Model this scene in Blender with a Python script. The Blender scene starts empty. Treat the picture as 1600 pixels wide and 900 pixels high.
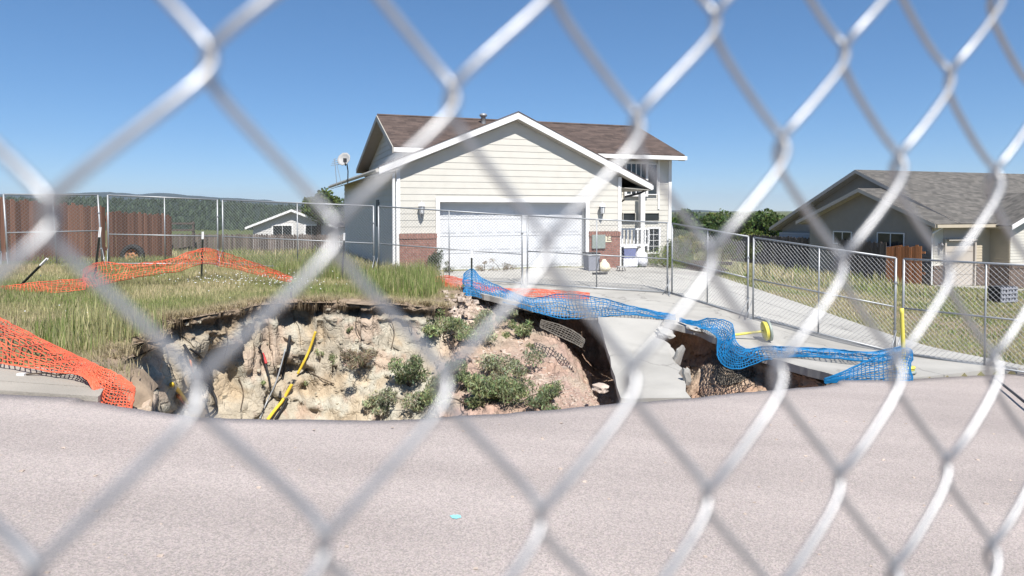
import bpy, bmesh, math, random
import numpy as np
from mathutils import Vector, noise as mnoise
from math import sin, cos, pi, radians, atan2, sqrt
random.seed(7); RNG = np.random.default_rng(11)
SC = bpy.context.scene
COL = SC.collection

# ---------------------------------------------------------------- camera, sky, sun, exposure
F = 1067.0; PITCH = radians(1.5); HOR = 329.0; CAMZ = 1.84
CROW = HOR + F*math.tan(PITCH)
cd = bpy.data.cameras.new("camera"); cam = bpy.data.objects.new("camera", cd); COL.objects.link(cam)
cd.sensor_width = 36.0; cd.lens = F/1600*36.0
cam.location = (0, 0, CAMZ); cam.rotation_euler = (pi/2 - PITCH, 0, 0)
cd.shift_y = -(450-CROW)/1600.0
cd.clip_start = 0.01; cd.clip_end = 8000
cd.dof.use_dof = True; cd.dof.focus_distance = 17.0; cd.dof.aperture_fstop = 4.9
SC.camera = cam
SUN_AZ = (0.31, -0.95); SUN_EL = radians(54)
w = bpy.data.worlds.new("World"); SC.world = w; w.use_nodes = True
nt = w.node_tree; bg = nt.nodes["Background"]
sky = nt.nodes.new("ShaderNodeTexSky"); sky.sky_type = 'NISHITA'; sky.sun_disc = False
sky.sun_elevation = SUN_EL; sky.sun_rotation = atan2(SUN_AZ[0], SUN_AZ[1])
sky.altitude = 3000; sky.air_density = 1.0; sky.dust_density = 0.0; sky.ozone_density = 10
hsv = nt.nodes.new("ShaderNodeHueSaturation"); hsv.inputs["Saturation"].default_value = 1.16
gam = nt.nodes.new("ShaderNodeGamma"); gam.inputs["Gamma"].default_value = 0.7
nt.links.new(sky.outputs[0], gam.inputs["Color"]); nt.links.new(gam.outputs[0], hsv.inputs["Color"]); nt.links.new(hsv.outputs[0], bg.inputs[0]); bg.inputs[1].default_value = 0.135
sd = bpy.data.lights.new("sun", 'SUN'); sun = bpy.data.objects.new("sun", sd); COL.objects.link(sun)
sd.energy = 5.0; sd.angle = radians(0.53); sd.color = (1.0, 0.95, 0.88)
to_sun = Vector((SUN_AZ[0]*cos(SUN_EL), SUN_AZ[1]*cos(SUN_EL), sin(SUN_EL))).normalized()
sun.rotation_euler = to_sun.to_track_quat('Z', 'Y').to_euler(); sun.location = (0, -5, 30)
SC.view_settings.view_transform = 'Standard'; SC.view_settings.look = 'None'
SC.view_settings.exposure = 0.67; SC.view_settings.gamma = 1.0
SC.render.engine = 'CYCLES'
SC.cycles.use_denoising = True
SC.cycles.max_bounces = 6; SC.cycles.diffuse_bounces = 3; SC.cycles.glossy_bounces = 3
SC.cycles.transparent_max_bounces = 8; SC.cycles.caustics_reflective = False

def P(px, py, Y):                      # a photo pixel at depth Y -> world point
    cx = (px-800)/F; cy = (CROW-py)/F
    d = Vector((cx, cos(PITCH)+cy*sin(PITCH), -sin(PITCH)+cy*cos(PITCH)))
    d *= Y/d.y
    return Vector((d.x, d.y, d.z+CAMZ))

# ---------------------------------------------------------------- materials
def _n(nt, t, **kw):
    n = nt.nodes.new(t)
    for k, v in kw.items(): setattr(n, k, v)
    return n
def mat(name, col, rough=0.8, metal=0.0, var=0.15, scale=6.0, bump=0.0, bscale=None, attr=None, col2=None, detail=6.0, spec=0.3, stretch=None, fine=0.0, fscale=120.0):
    m = bpy.data.materials.new(name); m.use_nodes = True
    nt = m.node_tree; b = nt.nodes["Principled BSDF"]
    b.inputs["Roughness"].default_value = rough; b.inputs["Metallic"].default_value = metal
    b.inputs["Specular IOR Level"].default_value = spec
    tc = _n(nt, "ShaderNodeTexCoord"); src = tc.outputs["Object"]
    if stretch:
        mp = _n(nt, "ShaderNodeMapping"); mp.inputs["Scale"].default_value = stretch
        nt.links.new(src, mp.inputs[0]); src = mp.outputs[0]
    no = _n(nt, "ShaderNodeTexNoise"); no.inputs["Scale"].default_value = scale; no.inputs["Detail"].default_value = detail
    nt.links.new(src, no.inputs["Vector"])
    if attr:
        at = _n(nt, "ShaderNodeAttribute"); at.attribute_name = attr; base = at.outputs["Color"]
    else:
        rgb = _n(nt, "ShaderNodeRGB"); rgb.outputs[0].default_value = (*col, 1); base = rgb.outputs[0]
    if col2:
        mx = _n(nt, "ShaderNodeMix", data_type='RGBA'); rp = _n(nt, "ShaderNodeValToRGB")
        rp.color_ramp.elements[0].position = .38; rp.color_ramp.elements[1].position = .62
        nt.links.new(no.outputs["Fac"], rp.inputs[0]); nt.links.new(rp.outputs[0], mx.inputs[0])
        nt.links.new(base, mx.inputs[6]); mx.inputs[7].default_value = (*col2, 1); base = mx.outputs[2]
    def scaled(fac_out, amount, base):
        mr = _n(nt, "ShaderNodeMapRange"); mr.inputs[1].default_value = .25; mr.inputs[2].default_value = .75
        mr.inputs[3].default_value = 1-amount; mr.inputs[4].default_value = 1+amount
        nt.links.new(fac_out, mr.inputs[0])
        vm = _n(nt, "ShaderNodeVectorMath", operation='SCALE')
        nt.links.new(base, vm.inputs[0]); nt.links.new(mr.outputs[0], vm.inputs[3]); return vm.outputs[0]
    base = scaled(no.outputs["Fac"], var, base)
    fo = None
    if fine:
        n2 = _n(nt, "ShaderNodeTexNoise"); n2.inputs["Scale"].default_value = fscale; n2.inputs["Detail"].default_value = 3
        nt.links.new(tc.outputs["Object"], n2.inputs["Vector"]); base = scaled(n2.outputs["Fac"], fine, base); fo = n2
    nt.links.new(base, b.inputs["Base Color"])
    if bump:
        bn = _n(nt, "ShaderNodeTexNoise"); bn.inputs["Scale"].default_value = bscale or scale*4; bn.inputs["Detail"].default_value = 5
        nt.links.new(src, bn.inputs["Vector"])
        bp = _n(nt, "ShaderNodeBump"); bp.inputs["Strength"].default_value = bump; bp.inputs["Distance"].default_value = .02
        nt.links.new(bn.outputs["Fac"], bp.inputs["Height"]); nt.links.new(bp.outputs[0], b.inputs["Normal"])
    return m
M = {}
M['zinc'] = mat('zinc', (.385, .39, .40), .42, .75, .10, 70, .05, 300)
M['steel'] = mat('steel', (.33, .345, .36), .5, .5, .12, 20)
M['mesh'] = mat('mesh_wire', (.28, .29, .31), .5, .5, .1, 20)
M['siding'] = mat('siding', (.53, .515, .47), .6, 0, .05, 3, .05, 60)
M['siding_tan'] = mat('siding_tan', (.45, .395, .31), .6, 0, .05, 3)
M['siding_grey'] = mat('siding_grey', (.40, .39, .385), .65, 0, .05, 3)
M['siding_taupe'] = mat('siding_taupe', (.295, .265, .23), .65, 0, .05, 3)
M['white'] = mat('white_paint', (.72, .72, .72), .5, 0, .03, 4)
M['door_white'] = mat('door_white', (.60, .615, .64), .45, 0, .03, 2)
M['beige'] = mat('beige_paint', (.44, .40, .36), .55, 0, .04, 3)
M['soffit'] = mat('soffit', (.42, .40, .36), .7, 0, .06, 5)
M['brick_red'] = mat('brick_red', (.28, .15, .12), .85, 0, .30, 9, .3, 80)
M['brick_brown'] = mat('brick_brown', (.17, .13, .11), .85, 0, .3, 9, .3, 80)
M['mortar'] = mat('mortar', (.42, .38, .34), .9, 0, .1, 20)
M['glass'] = mat('glass_dark', (.025, .03, .035), .08, 0, .2, 2, spec=.6)
M['dark'] = mat('dark_metal', (.045, .045, .05), .5, .3, .2, 10)
M['black'] = mat('black_rubber', (.018, .018, .02), .6, 0, .2, 10)
M['dish'] = mat('dish_grey', (.36, .36, .36), .5, 0, .04, 5)
M['lamp'] = mat('lamp_bronze', (.10, .10, .11), .4, .4, .2, 20)
M['lampglass'] = mat('lamp_glass', (.62, .64, .66), .2, 0, .05, 10)
M['tpost'] = mat('tpost_green', (.035, .04, .035), .6, .2, .2, 30)
M['orange'] = mat('orange_plastic', (.58, .11, .055), .55, 0, .3, 2.2)
M['blue'] = mat('blue_plastic', (.010, .15, .345), .5, 0, .3, 2.2)
M['netblack'] = mat('jute_net', (.13, .115, .095), .7, 0, .3, 8)
M['yellow'] = mat('yellow_plastic', (.62, .55, .10), .45, 0, .1, 8)
M['pipe_yellow'] = mat('pipe_yellow', (.66, .46, .05), .5, 0, .15, 8)
M['pipe_orange'] = mat('pipe_orange', (.5, .16, .05), .6, 0, .2, 8)
M['red'] = mat('red_tape', (.45, .05, .05), .6, 0, .1, 8)
M['siding_far'] = mat('siding_far', (.54, .53, .52), .65, 0, .05, 3)
M['wood_red'] = mat('wood_red', (.24, .13, .092), .85, 0, .35, 5, .3, 30, stretch=(1, 1, .12))
M['wood_grey'] = mat('wood_grey', (.145, .12, .105), .9, 0, .35, 5, .3, 30, stretch=(1, 1, .12))
M['wood_orange'] = mat('wood_orange', (.34, .14, .06), .8, 0, .25, 5, .2, 30, stretch=(1, 1, .12))
for _k in ('wood_red', 'wood_grey', 'wood_orange'):      # every board has its own shade
    _nt = M[_k].node_tree; _b = _nt.nodes["Principled BSDF"]; _old = _b.inputs["Base Color"].links[0].from_socket
    _oi = _n(_nt, "ShaderNodeObjectInfo"); _mr = _n(_nt, "ShaderNodeMapRange"); _mr.inputs[3].default_value = .62; _mr.inputs[4].default_value = 1.35
    _vm = _n(_nt, "ShaderNodeVectorMath", operation='SCALE'); _nt.links.new(_oi.outputs["Random"], _mr.inputs[0]); _nt.links.new(_old, _vm.inputs[0]); _nt.links.new(_mr.outputs[0], _vm.inputs[3]); _nt.links.new(_vm.outputs[0], _b.inputs["Base Color"])
M['concrete'] = mat('concrete', (.36, .35, .325), .85, 0, .12, 1.1, .25, 90, fine=.08, fscale=150)
def stained(m, crack=1.0):                     # water stains and hairline cracks with shapes of their own
    nt = m.node_tree; b = nt.nodes["Principled BSDF"]; tc = [n for n in nt.nodes if n.type == 'TEX_COORD'][0]; old = b.inputs["Base Color"].links[0].from_socket
    n1 = _n(nt, "ShaderNodeTexNoise"); n1.inputs["Scale"].default_value = .55; n1.inputs["Detail"].default_value = 8; n1.inputs["Distortion"].default_value = .8; nt.links.new(tc.outputs["Object"], n1.inputs["Vector"])
    r1 = _n(nt, "ShaderNodeMapRange"); r1.inputs[1].default_value = .50; r1.inputs[2].default_value = .68; r1.inputs[3].default_value = 1.04; r1.inputs[4].default_value = .80; nt.links.new(n1.outputs["Fac"], r1.inputs[0])
    nz = _n(nt, "ShaderNodeTexNoise"); nz.inputs["Scale"].default_value = 1.6; nz.inputs["Detail"].default_value = 6; nt.links.new(tc.outputs["Object"], nz.inputs["Vector"])
    ad = _n(nt, "ShaderNodeVectorMath", operation='ADD'); nt.links.new(tc.outputs["Object"], ad.inputs[0]); nt.links.new(nz.outputs["Color"], ad.inputs[1])
    vo = _n(nt, "ShaderNodeTexVoronoi", feature='DISTANCE_TO_EDGE'); vo.inputs["Scale"].default_value = .22; nt.links.new(ad.outputs[0], vo.inputs["Vector"])
    r2 = _n(nt, "ShaderNodeMapRange"); r2.inputs[2].default_value = .006; r2.inputs[3].default_value = 1-.35*crack; nt.links.new(vo.outputs["Distance"], r2.inputs[0])
    mm = _n(nt, "ShaderNodeMath", operation='MULTIPLY'); nt.links.new(r1.outputs[0], mm.inputs[0]); nt.links.new(r2.outputs[0], mm.inputs[1])
    vm = _n(nt, "ShaderNodeVectorMath", operation='SCALE'); nt.links.new(old, vm.inputs[0]); nt.links.new(mm.outputs[0], vm.inputs[3]); nt.links.new(vm.outputs[0], b.inputs["Base Color"])
stained(M['concrete'])
M['concrete_old'] = mat('concrete_old', (.30, .275, .24), .9, 0, .16, 1.3, .35, 60, fine=.12, fscale=120)
stained(M['concrete_old'])
M['rock'] = mat('rubble', (.46, .38, .32), .95, 0, .35, 4, .4, 30)
M['sack'] = mat('plastic_sack', (.68, .68, .72), .5, 0, .12, 6)
M['bin'] = mat('bin_grey', (.26, .27, .31), .55, 0, .08, 6)
M['binblue'] = mat('bin_blue', (.17, .19, .34), .5, 0, .08, 6)
M['panel_green'] = mat('panel_green', (.30, .34, .31), .55, .2, .08, 6)
M['plaque'] = mat('plaque', (.72, .66, .50), .6, 0, .05, 10)
M['tyre'] = mat('tyre_rubber', (.03, .03, .03), .8, 0, .2, 20)
M['rust'] = mat('rust', (.40, .20, .11), .8, .2, .35, 20)
M['bark'] = mat('bark', (.10, .075, .055), .9, 0, .3, 10)
M['paint_cyan'] = mat('paint_cyan', (.25, .62, .68), .7, 0, .3, 40)

# ---------------------------------------------------------------- mesh builder
class MB:
    def __init__(s): s.v = []; s.f = []; s.c = None
    def add(s, vs, fs):
        b = len(s.v); s.v += [tuple(x) for x in vs]; s.f += [tuple(i+b for i in f) for f in fs]; return s
    def hexa(s, p):               # 8 points: bottom 4 ccw, top 4 ccw
        return s.add(p, [(3,2,1,0),(4,5,6,7),(0,1,5,4),(1,2,6,5),(2,3,7,6),(3,0,4,7)])
    def box(s, x0, x1, y0, y1, z0, z1):
        return s.hexa([(x0,y0,z0),(x1,y0,z0),(x1,y1,z0),(x0,y1,z0),(x0,y0,z1),(x1,y0,z1),(x1,y1,z1),(x0,y1,z1)])
    def prism(s, poly, off):      # polygon (3d points) extruded by off
        n = len(poly); off = Vector(off); a = [Vector(p) for p in poly]; b = [p+off for p in a]
        return s.add(a+b, [tuple(range(n))[::-1], tuple(range(n, 2*n))]+[(i, (i+1)%n, n+(i+1)%n, n+i) for i in range(n)])
    def tube(s, pts, r, n=6, cap=True):
        pts = [Vector(p) for p in pts]; k = len(pts)
        rs = r if isinstance(r, (list, tuple)) else [r]*k
        t0 = (pts[1]-pts[0]).normalized(); ref = Vector((0,0,1)) if abs(t0.z) < .9 else Vector((1,0,0))
        u = t0.cross(ref).normalized(); b = len(s.v)
        for i in range(k):
            t = (pts[min(i+1,k-1)]-pts[max(i-1,0)])
            t = t.normalized() if t.length > 1e-9 else t0
            u = (u-t*u.dot(t)); u = u.normalized() if u.length > 1e-6 else t.orthogonal().normalized()
            w_ = t.cross(u)
            for j in range(n):
                a = 2*pi*j/n; s.v.append(tuple(pts[i]+(u*cos(a)+w_*sin(a))*rs[i]))
        for i in range(k-1):
            for j in range(n):
                s.f.append((b+i*n+j, b+i*n+(j+1)%n, b+(i+1)*n+(j+1)%n, b+(i+1)*n+j))
        if cap:
            s.f.append(tuple(b+j for j in range(n))[::-1]); s.f.append(tuple(b+(k-1)*n+j for j in range(n)))
        return s
    def lathe(s, prof, o, axis=(0,0,1), n=20):   # prof: (r, h) list
        o = Vector(o); ax = Vector(axis).normalized(); u = ax.orthogonal().normalized(); w_ = ax.cross(u); b = len(s.v)
        for r, h in prof:
            for j in range(n):
                a = 2*pi*j/n; s.v.append(tuple(o+ax*h+(u*cos(a)+w_*sin(a))*r))
        for i in range(len(prof)-1):
            for j in range(n): s.f.append((b+i*n+j, b+i*n+(j+1)%n, b+(i+1)*n+(j+1)%n, b+(i+1)*n+j))
        return s
    def build(s, name, m, parent=None, smooth=False, **props):
        me = bpy.data.meshes.new(name); me.from_pydata(s.v, [], s.f); me.update()
        return link(name, me, m, parent, smooth, **props)
def link(name, me, m, parent=None, smooth=False, **props):
    o = bpy.data.objects.new(name, me); COL.objects.link(o)
    if m is not None and len(me.materials) == 0: me.materials.append(M[m] if isinstance(m, str) else m)
    if smooth: me.polygons.foreach_set("use_smooth", [True]*len(me.polygons))
    if parent is not None: o.parent = parent
    for k, v in props.items(): o[k] = v
    return o
def thing(name, label, category, loc=(0,0,0), rz=0, group=None, parent=None):
    o = bpy.data.objects.new(name, None); COL.objects.link(o); o.location = loc; o.rotation_euler = (0,0,rz)
    o.empty_display_size = .2
    if parent: o.parent = parent
    else: o["label"] = label; o["category"] = category
    if group: o["group"] = group
    return o
def part(name, mesh_obj, parent, loc=(0,0,0), rot=(0,0,0), scale=(1,1,1)):   # another copy sharing mesh data
    c = mesh_obj.copy(); COL.objects.link(c); c.parent = parent; c.location = loc; c.rotation_euler = rot; c.scale = scale; return c
def fbm(p, s=1.0, o=4): return mnoise.fractal(Vector(p)*s, 1.0, 2.0, o, noise_basis='PERLIN_ORIGINAL')
def set_colors(me, cols):
    a = me.color_attributes.new("tint", 'FLOAT_COLOR', 'POINT')
    c = np.ones((len(me.vertices), 4), np.float32); c[:, :3] = cols; a.data.foreach_set("color", c.ravel())
def np_mesh(name, V, Fq):
    me = bpy.data.meshes.new(name); V = np.asarray(V, np.float32); Fq = np.asarray(Fq, np.int32); k = Fq.shape[1]
    me.vertices.add(len(V)); me.vertices.foreach_set("co", V.ravel())
    me.loops.add(Fq.size); me.loops.foreach_set("vertex_index", Fq.ravel())
    me.polygons.add(len(Fq)); me.polygons.foreach_set("loop_start", np.arange(0, Fq.size, k, dtype=np.int32))
    me.update(calc_edges=True); return me
# ---------------------------------------------------------------- terrain height
def road_plane(X, Y): return .09 - .07*X - .035*Y
CTRL = [(-3.4,20.3,0),(2.4,22.3,-.03),(4,22.8,-.1),(-6.5,28,0),(.33,17.75,-.12),(4,17.3,-.28),(5.2,15,-.54),(7.2,12.7,-.87),(8.3,11.4,-.80),
 (-3.9,7,.20),(-5.2,10.5,.16),(-4.1,12.5,.16),(-2.9,13,.12),(-1.34,13,0),(-1.4,15.3,-.08),(-1.1,16.8,-.14),(.42,15.1,-.3),(1.8,14.7,-.42),(3.1,14.3,-.47),
 (3.7,13.7,-.58),(4.4,11.7,-.70),(4.6,9.8,-.60),(-10.4,17.4,.42),(-7.3,18.6,.24),(-9,9,.52),(-6,7,.30),(-5,6.2,.235),(-8,6.2,.445),(-5,6.8,.25),(-8,7.0,.45),(-14,16,.6),(-14,10,.85),(-8,12,.36),(-6.5,15,.28),
 (-13,26,-.12),(-12,40,-1.0),(-25,60,-2.2),(-25,35,-.2),(-4,40,-.8),(8.6,14.1,-.98),(6.1,26,-.15),(18.4,30,-1.48),(17.5,33,-1.5),(16,50,-2.2),(10,28,-.8),(25,25,-1.7),(15,12,-1.3),
 (12,20,-1.15),(0,70,-2.4),(40,60,-3),(-45,60,-2.5),(40,30,-2.2),(-40,25,.6),(-30,10,1.4)]
for X, Y in [(0,0),(-6,3),(6,3),(0,5.5),(8,6),(-12,0),(12,0),(13,9),(-3,5.5),(-25,3),(25,4),(0,-10),(-15,-10),(15,-10),(-8,5.5),(3,7.5),(10,11)]:
    CTRL.append((X, Y, road_plane(X, Y)))
CP = np.array(CTRL); _d = np.linalg.norm(CP[:, None, :2]-CP[None, :, :2], axis=2)
def _tps(r): return np.where(r > 1e-9, r*r*np.log(np.maximum(r, 1e-9)), 0)
_n_ = len(CP); _A = np.zeros((_n_+3, _n_+3)); _A[:_n_, :_n_] = _tps(_d)+np.eye(_n_)*.6
_A[:_n_, _n_] = 1; _A[:_n_, _n_+1:] = CP[:, :2]; _A[_n_:, :_n_] = _A[:_n_, _n_:].T
_W = np.linalg.solve(_A, np.concatenate([CP[:, 2], np.zeros(3)]))
def zg_np(X, Y):
    X = np.asarray(X, float); Y = np.asarray(Y, float); sh = X.shape; X = X.ravel(); Y = Y.ravel()
    out = np.zeros(len(X))
    for i in range(0, len(X), 20000):
        x = X[i:i+20000]; y = Y[i:i+20000]
        r = np.sqrt((x[:, None]-CP[None, :, 0])**2+(y[:, None]-CP[None, :, 1])**2)
        out[i:i+20000] = _tps(r)@_W[:_n_]+_W[_n_]+x*_W[_n_+1]+y*_W[_n_+2]
    R = np.sqrt(X**2+(Y-20)**2); k = np.clip((R-38)/40, 0, 1); k = k*k*(3-2*k)
    return (out*(1-k)+(-2.6)*k).reshape(sh)
def zg(x, y): return float(zg_np([x], [y])[0])
def G(px, py, y0=6.0, y1=60.0):                # photo pixel -> point on the terrain
    a, b = y0, y1
    fn = lambda Y: (lambda q: q.z-zg(q.x, q.y))(P(px, py, Y))
    for _ in range(40):
        m_ = (a+b)/2
        if fn(m_) > 0: a = m_
        else: b = m_
    return P(px, py, a)

EDGE = [(-60,6.4),(-8,6.0),(-4.5,6.05),(-3.76,6.13),(-2.75,5.86),(-1.16,6.17),(.53,7.05),(2.09,7.98),(4.3,9.36),(4.75,9.75),(5.86,10.1),(8.6,11.5),(14,13.5),(60,22)]
_EX = np.array([e[0] for e in EDGE]); _EY = np.array([e[1] for e in EDGE])
def edge_y(x): return np.interp(x, _EX, _EY)
def cr(pts, n, closed=False):                # Catmull-Rom resample of numpy rows
    pts = np.asarray(pts, float); k = len(pts); out = []
    segs = k if closed else k-1
    for i in range(segs):
        g = lambda j: pts[j % k] if closed else pts[min(max(j, 0), k-1)]
        p0, p1, p2, p3 = g(i-1), g(i), g(i+1), g(i+2)
        for t in np.linspace(0, 1, n, endpoint=False):
            out.append(.5*((2*p1)+(-p0+p2)*t+(2*p0-5*p1+4*p2-p3)*t*t+(-p0+3*p1-3*p2+p3)*t**3))
    if not closed: out.append(pts[-1])
    return np.array(out)

# sinkhole: rim x, y | floor x, y, z | straight drop | steepness | kind (0 clay cliff, 1 talus, 2 brown bank)
PIT = [(-4.02,6.8,-3.2,7.6,-3.6,.9,1.7,0),(-4.6,8.3,-3.5,8.8,-3.6,.8,1.6,0),(-5.15,10.0,-3.9,9.9,-3.6,.5,1.6,0),(-5.0,11.4,-3.8,10.4,-3.6,.4,1.5,0),
 (-4.1,12.4,-3.3,10.7,-3.4,.35,1.4,0),(-2.9,12.9,-2.3,10.6,-2.8,.3,1.3,0),(-1.75,12.9,-1.5,10.4,-2.2,.25,1.15,0),(-1.35,13.7,-.9,10.1,-1.8,.15,1.0,1),
 (-1.5,15.3,-.4,9.9,-1.5,.10,.9,1),(-1.15,16.7,.1,9.7,-1.4,.12,.9,1),(.2,17.0,.7,9.4,-1.35,.30,.95,1),(1.0,17.0,1.35,9.3,-1.4,.62,1.0,1),(1.9,16.6,2.2,10.0,-2.6,1.5,1.0,2),
 (3.3,15.2,2.9,10.2,-2.0,1.0,1.1,2),(4.1,13.7,3.3,9.9,-1.5,.30,1.1,2),(4.75,12.0,3.7,9.6,-1.5,.28,1.2,2),(4.75,10.4,3.8,9.3,-1.5,.25,1.2,2),
 (4.1,9.22,3.4,9.1,-1.5,.4,1.2,2),(2.09,7.9,2.2,8.5,-1.6,.6,1.2,2),(.53,6.97,.5,7.9,-1.8,.8,1.2,1),(-1.16,6.09,-1.2,7.1,-3.0,1.2,1.4,0),(-2.75,5.78,-2.6,6.8,-3.6,1.4,1.5,0),(-3.74,6.06,-3.1,7.0,-3.6,1.2,1.5,0)]
PR = cr(PIT, 36, True)
def in_poly(X, Y, poly):
    X = np.asarray(X); Y = np.asarray(Y); ins = np.zeros(X.shape, bool); n = len(poly)
    for i in range(n):
        x0, y0 = poly[i][:2]; x1, y1 = poly[(i+1) % n][:2]
        if y0 == y1: continue
        c = ((y0 > Y) != (y1 > Y)) & (X < (x1-x0)*(Y-y0)/(y1-y0)+x0)
        ins ^= c
    return ins
RIM = PR[:, :2].copy()
for i in range(len(RIM)):
    kd = PR[i, 7]
    a_ = .26 if (kd < 1.2 and PR[i, 1] > 6.6) else .03
    n1 = fbm((RIM[i, 0], RIM[i, 1], 3.3), 1.7, 6); n2 = fbm((RIM[i, 0], RIM[i, 1], 9.3), 1.7, 6)
    RIM[i] += a_*np.array([n1, n2])*1.6
# paved areas (driveway) outline, world xy
DRIVE = [(-2.35,20.55),(-1.95,18.6),(-1.35,17.0),(-.75,16.35),(.42,15.1),(1.75,14.68),(3.1,14.3),(3.75,13.7),(4.1,12.75),(4.35,11.8),(4.66,10.8),(4.86,9.98),(5.9,10.16),(8.6,11.54),(9.2,11.86),(9.1,12.8),(8.62,14.1),(6.75,23.0),(6.1,26.0),(4.9,25.6),(4.3,23.1)]
SLAB_L = [(-30,6.06),(-8,6.06),(-3.76,6.16),(-3.92,6.52),(-4.12,6.56),(-4.3,6.85),(-8,7.25),(-30,8.2)]
def paved(X, Y): return in_poly(X, Y, DRIVE) | in_poly(X, Y, SLAB_L) | (Y < edge_y(X))

def near_w(x, y):                            # 1 along the road edge, 0 on the lawn side of the rim
    w1 = 1-min(max((y-float(edge_y(x))-.15)/.5, 0), 1); w2 = 1-min(max((y-6.6)/.9, 0), 1) if x < -3.3 else 0
    return max(w1, w2)
def axis(segs):
    out = []
    for a, b, s in segs: out += list(np.arange(a, b, s))
    return np.array(out+[segs[-1][1]])
def geo(a, b, r, first):
    out = []; x = a; s = first
    while x < b: x += s; s *= r; out.append(min(x, b))
    return out
xs = axis([(-18, 14, .2)]); xs = np.array(sorted([-v for v in geo(18, 3000, 1.35, .5)]+list(xs)+geo(14, 3000, 1.35, .5)))
ys = axis([(3, 34, .2)]); ys = np.array(sorted([3-v for v in geo(0, 500, 1.4, .5)]+list(ys)+geo(34, 5000, 1.3, .5)))
GX, GY = np.meshgrid(xs, ys); GZ = zg_np(GX, GY)
near = (np.abs(GX+2) < 22) & (GY > 2) & (GY < 36)
bumps = np.zeros(GX.shape)
for (i, j) in np.argwhere(near): bumps[i, j] = .035*fbm((GX[i, j], GY[i, j], 0), .9, 3)
pv = paved(GX, GY); GZ = GZ+np.where(pv, -.20, bumps+.0)
V = np.stack([GX, GY, GZ], -1).reshape(-1, 3)
ins = in_poly(V[:, 0], V[:, 1], RIM)
ny, nx = GX.shape
idx = np.arange(ny*nx).reshape(ny, nx)
Q = np.stack([idx[:-1, :-1], idx[:-1, 1:], idx[1:, 1:], idx[1:, :-1]], -1).reshape(-1, 4)
keep = ~ins[Q].all(1)
Q = Q[keep]
for i in np.where(ins)[0]:                       # pull the ragged inner verts back onto the rim
    d = np.linalg.norm(RIM-V[i, :2], axis=1)
    k = d.argmin(); V[i, :2] = RIM[k]; V[i, 2] = zg(*RIM[k])-.02-max(.2 if PR[k, 7] > 1.2 else 0, .28*near_w(*RIM[k]))
me = np_mesh("ground", V, Q)
soil = np.array([.20, .155, .10]); grass_c = np.array([.145, .15, .06])
cols = np.zeros((len(V), 3)); far_c = np.array([.10, .115, .045])
nz = np.array([fbm((v[0], v[1], 1), .35, 4) if abs(v[0]) < 60 and v[1] < 90 else 0 for v in V])
mixv = np.clip(.55+nz*.9, 0, 1)[:, None]; cols = soil*(1-mixv)+grass_c*mixv
farm = np.clip((V[:, 1]-40)/60, 0, 1)[:, None]; cols = cols*(1-farm)+far_c*farm
dr_ = np.full(len(V), 9.); nr_ = (np.abs(V[:, 0]) < 8) & (V[:, 1] < 19) & (V[:, 1] > 5)
dr_[nr_] = np.min(np.hypot(V[nr_, 0][:, None]-RIM[None, ::4, 0], V[nr_, 1][:, None]-RIM[None, ::4, 1]), axis=1)
kk = np.clip(1.4-dr_/.55, 0, 1)[:, None]; cols = cols*(1-kk)+np.array([.235, .18, .13])*kk
set_colors(me, cols)
M['ground'] = mat('ground_soil', (1,1,1), .95, 0, .3, 8, .5, 25, attr="tint")
ground = link("ground", me, 'ground', None, True, kind="structure")

# ---- sinkhole walls
NR = 64; K = len(PR); PV = np.zeros((NR+14, K, 3)); PC = np.zeros((NR+14, K, 3))
zr = zg_np(RIM[:, 0], RIM[:, 1]); cen = np.array([-.6, 9.6])
outw = np.zeros((K, 2))
for i in range(K):
    t_ = PR[(i+8) % K, :2]-PR[(i-8) % K, :2]; nrm = np.array([t_[1], -t_[0]]); nrm /= np.linalg.norm(nrm)+1e-9
    if nrm@(RIM[i]-cen) < 0: nrm = -nrm
    outw[i] = nrm
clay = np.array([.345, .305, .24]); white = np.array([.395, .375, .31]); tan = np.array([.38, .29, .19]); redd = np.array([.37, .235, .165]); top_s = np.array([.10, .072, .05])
pinkg = np.array([.37, .265, .22]); brown = np.array([.385, .285, .21])
def lerp(a, b, t): return a+(b-a)*t
def sst(a, b, x):
    t = min(max((x-a)/(b-a), 0), 1); return t*t*(3-2*t)
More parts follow.
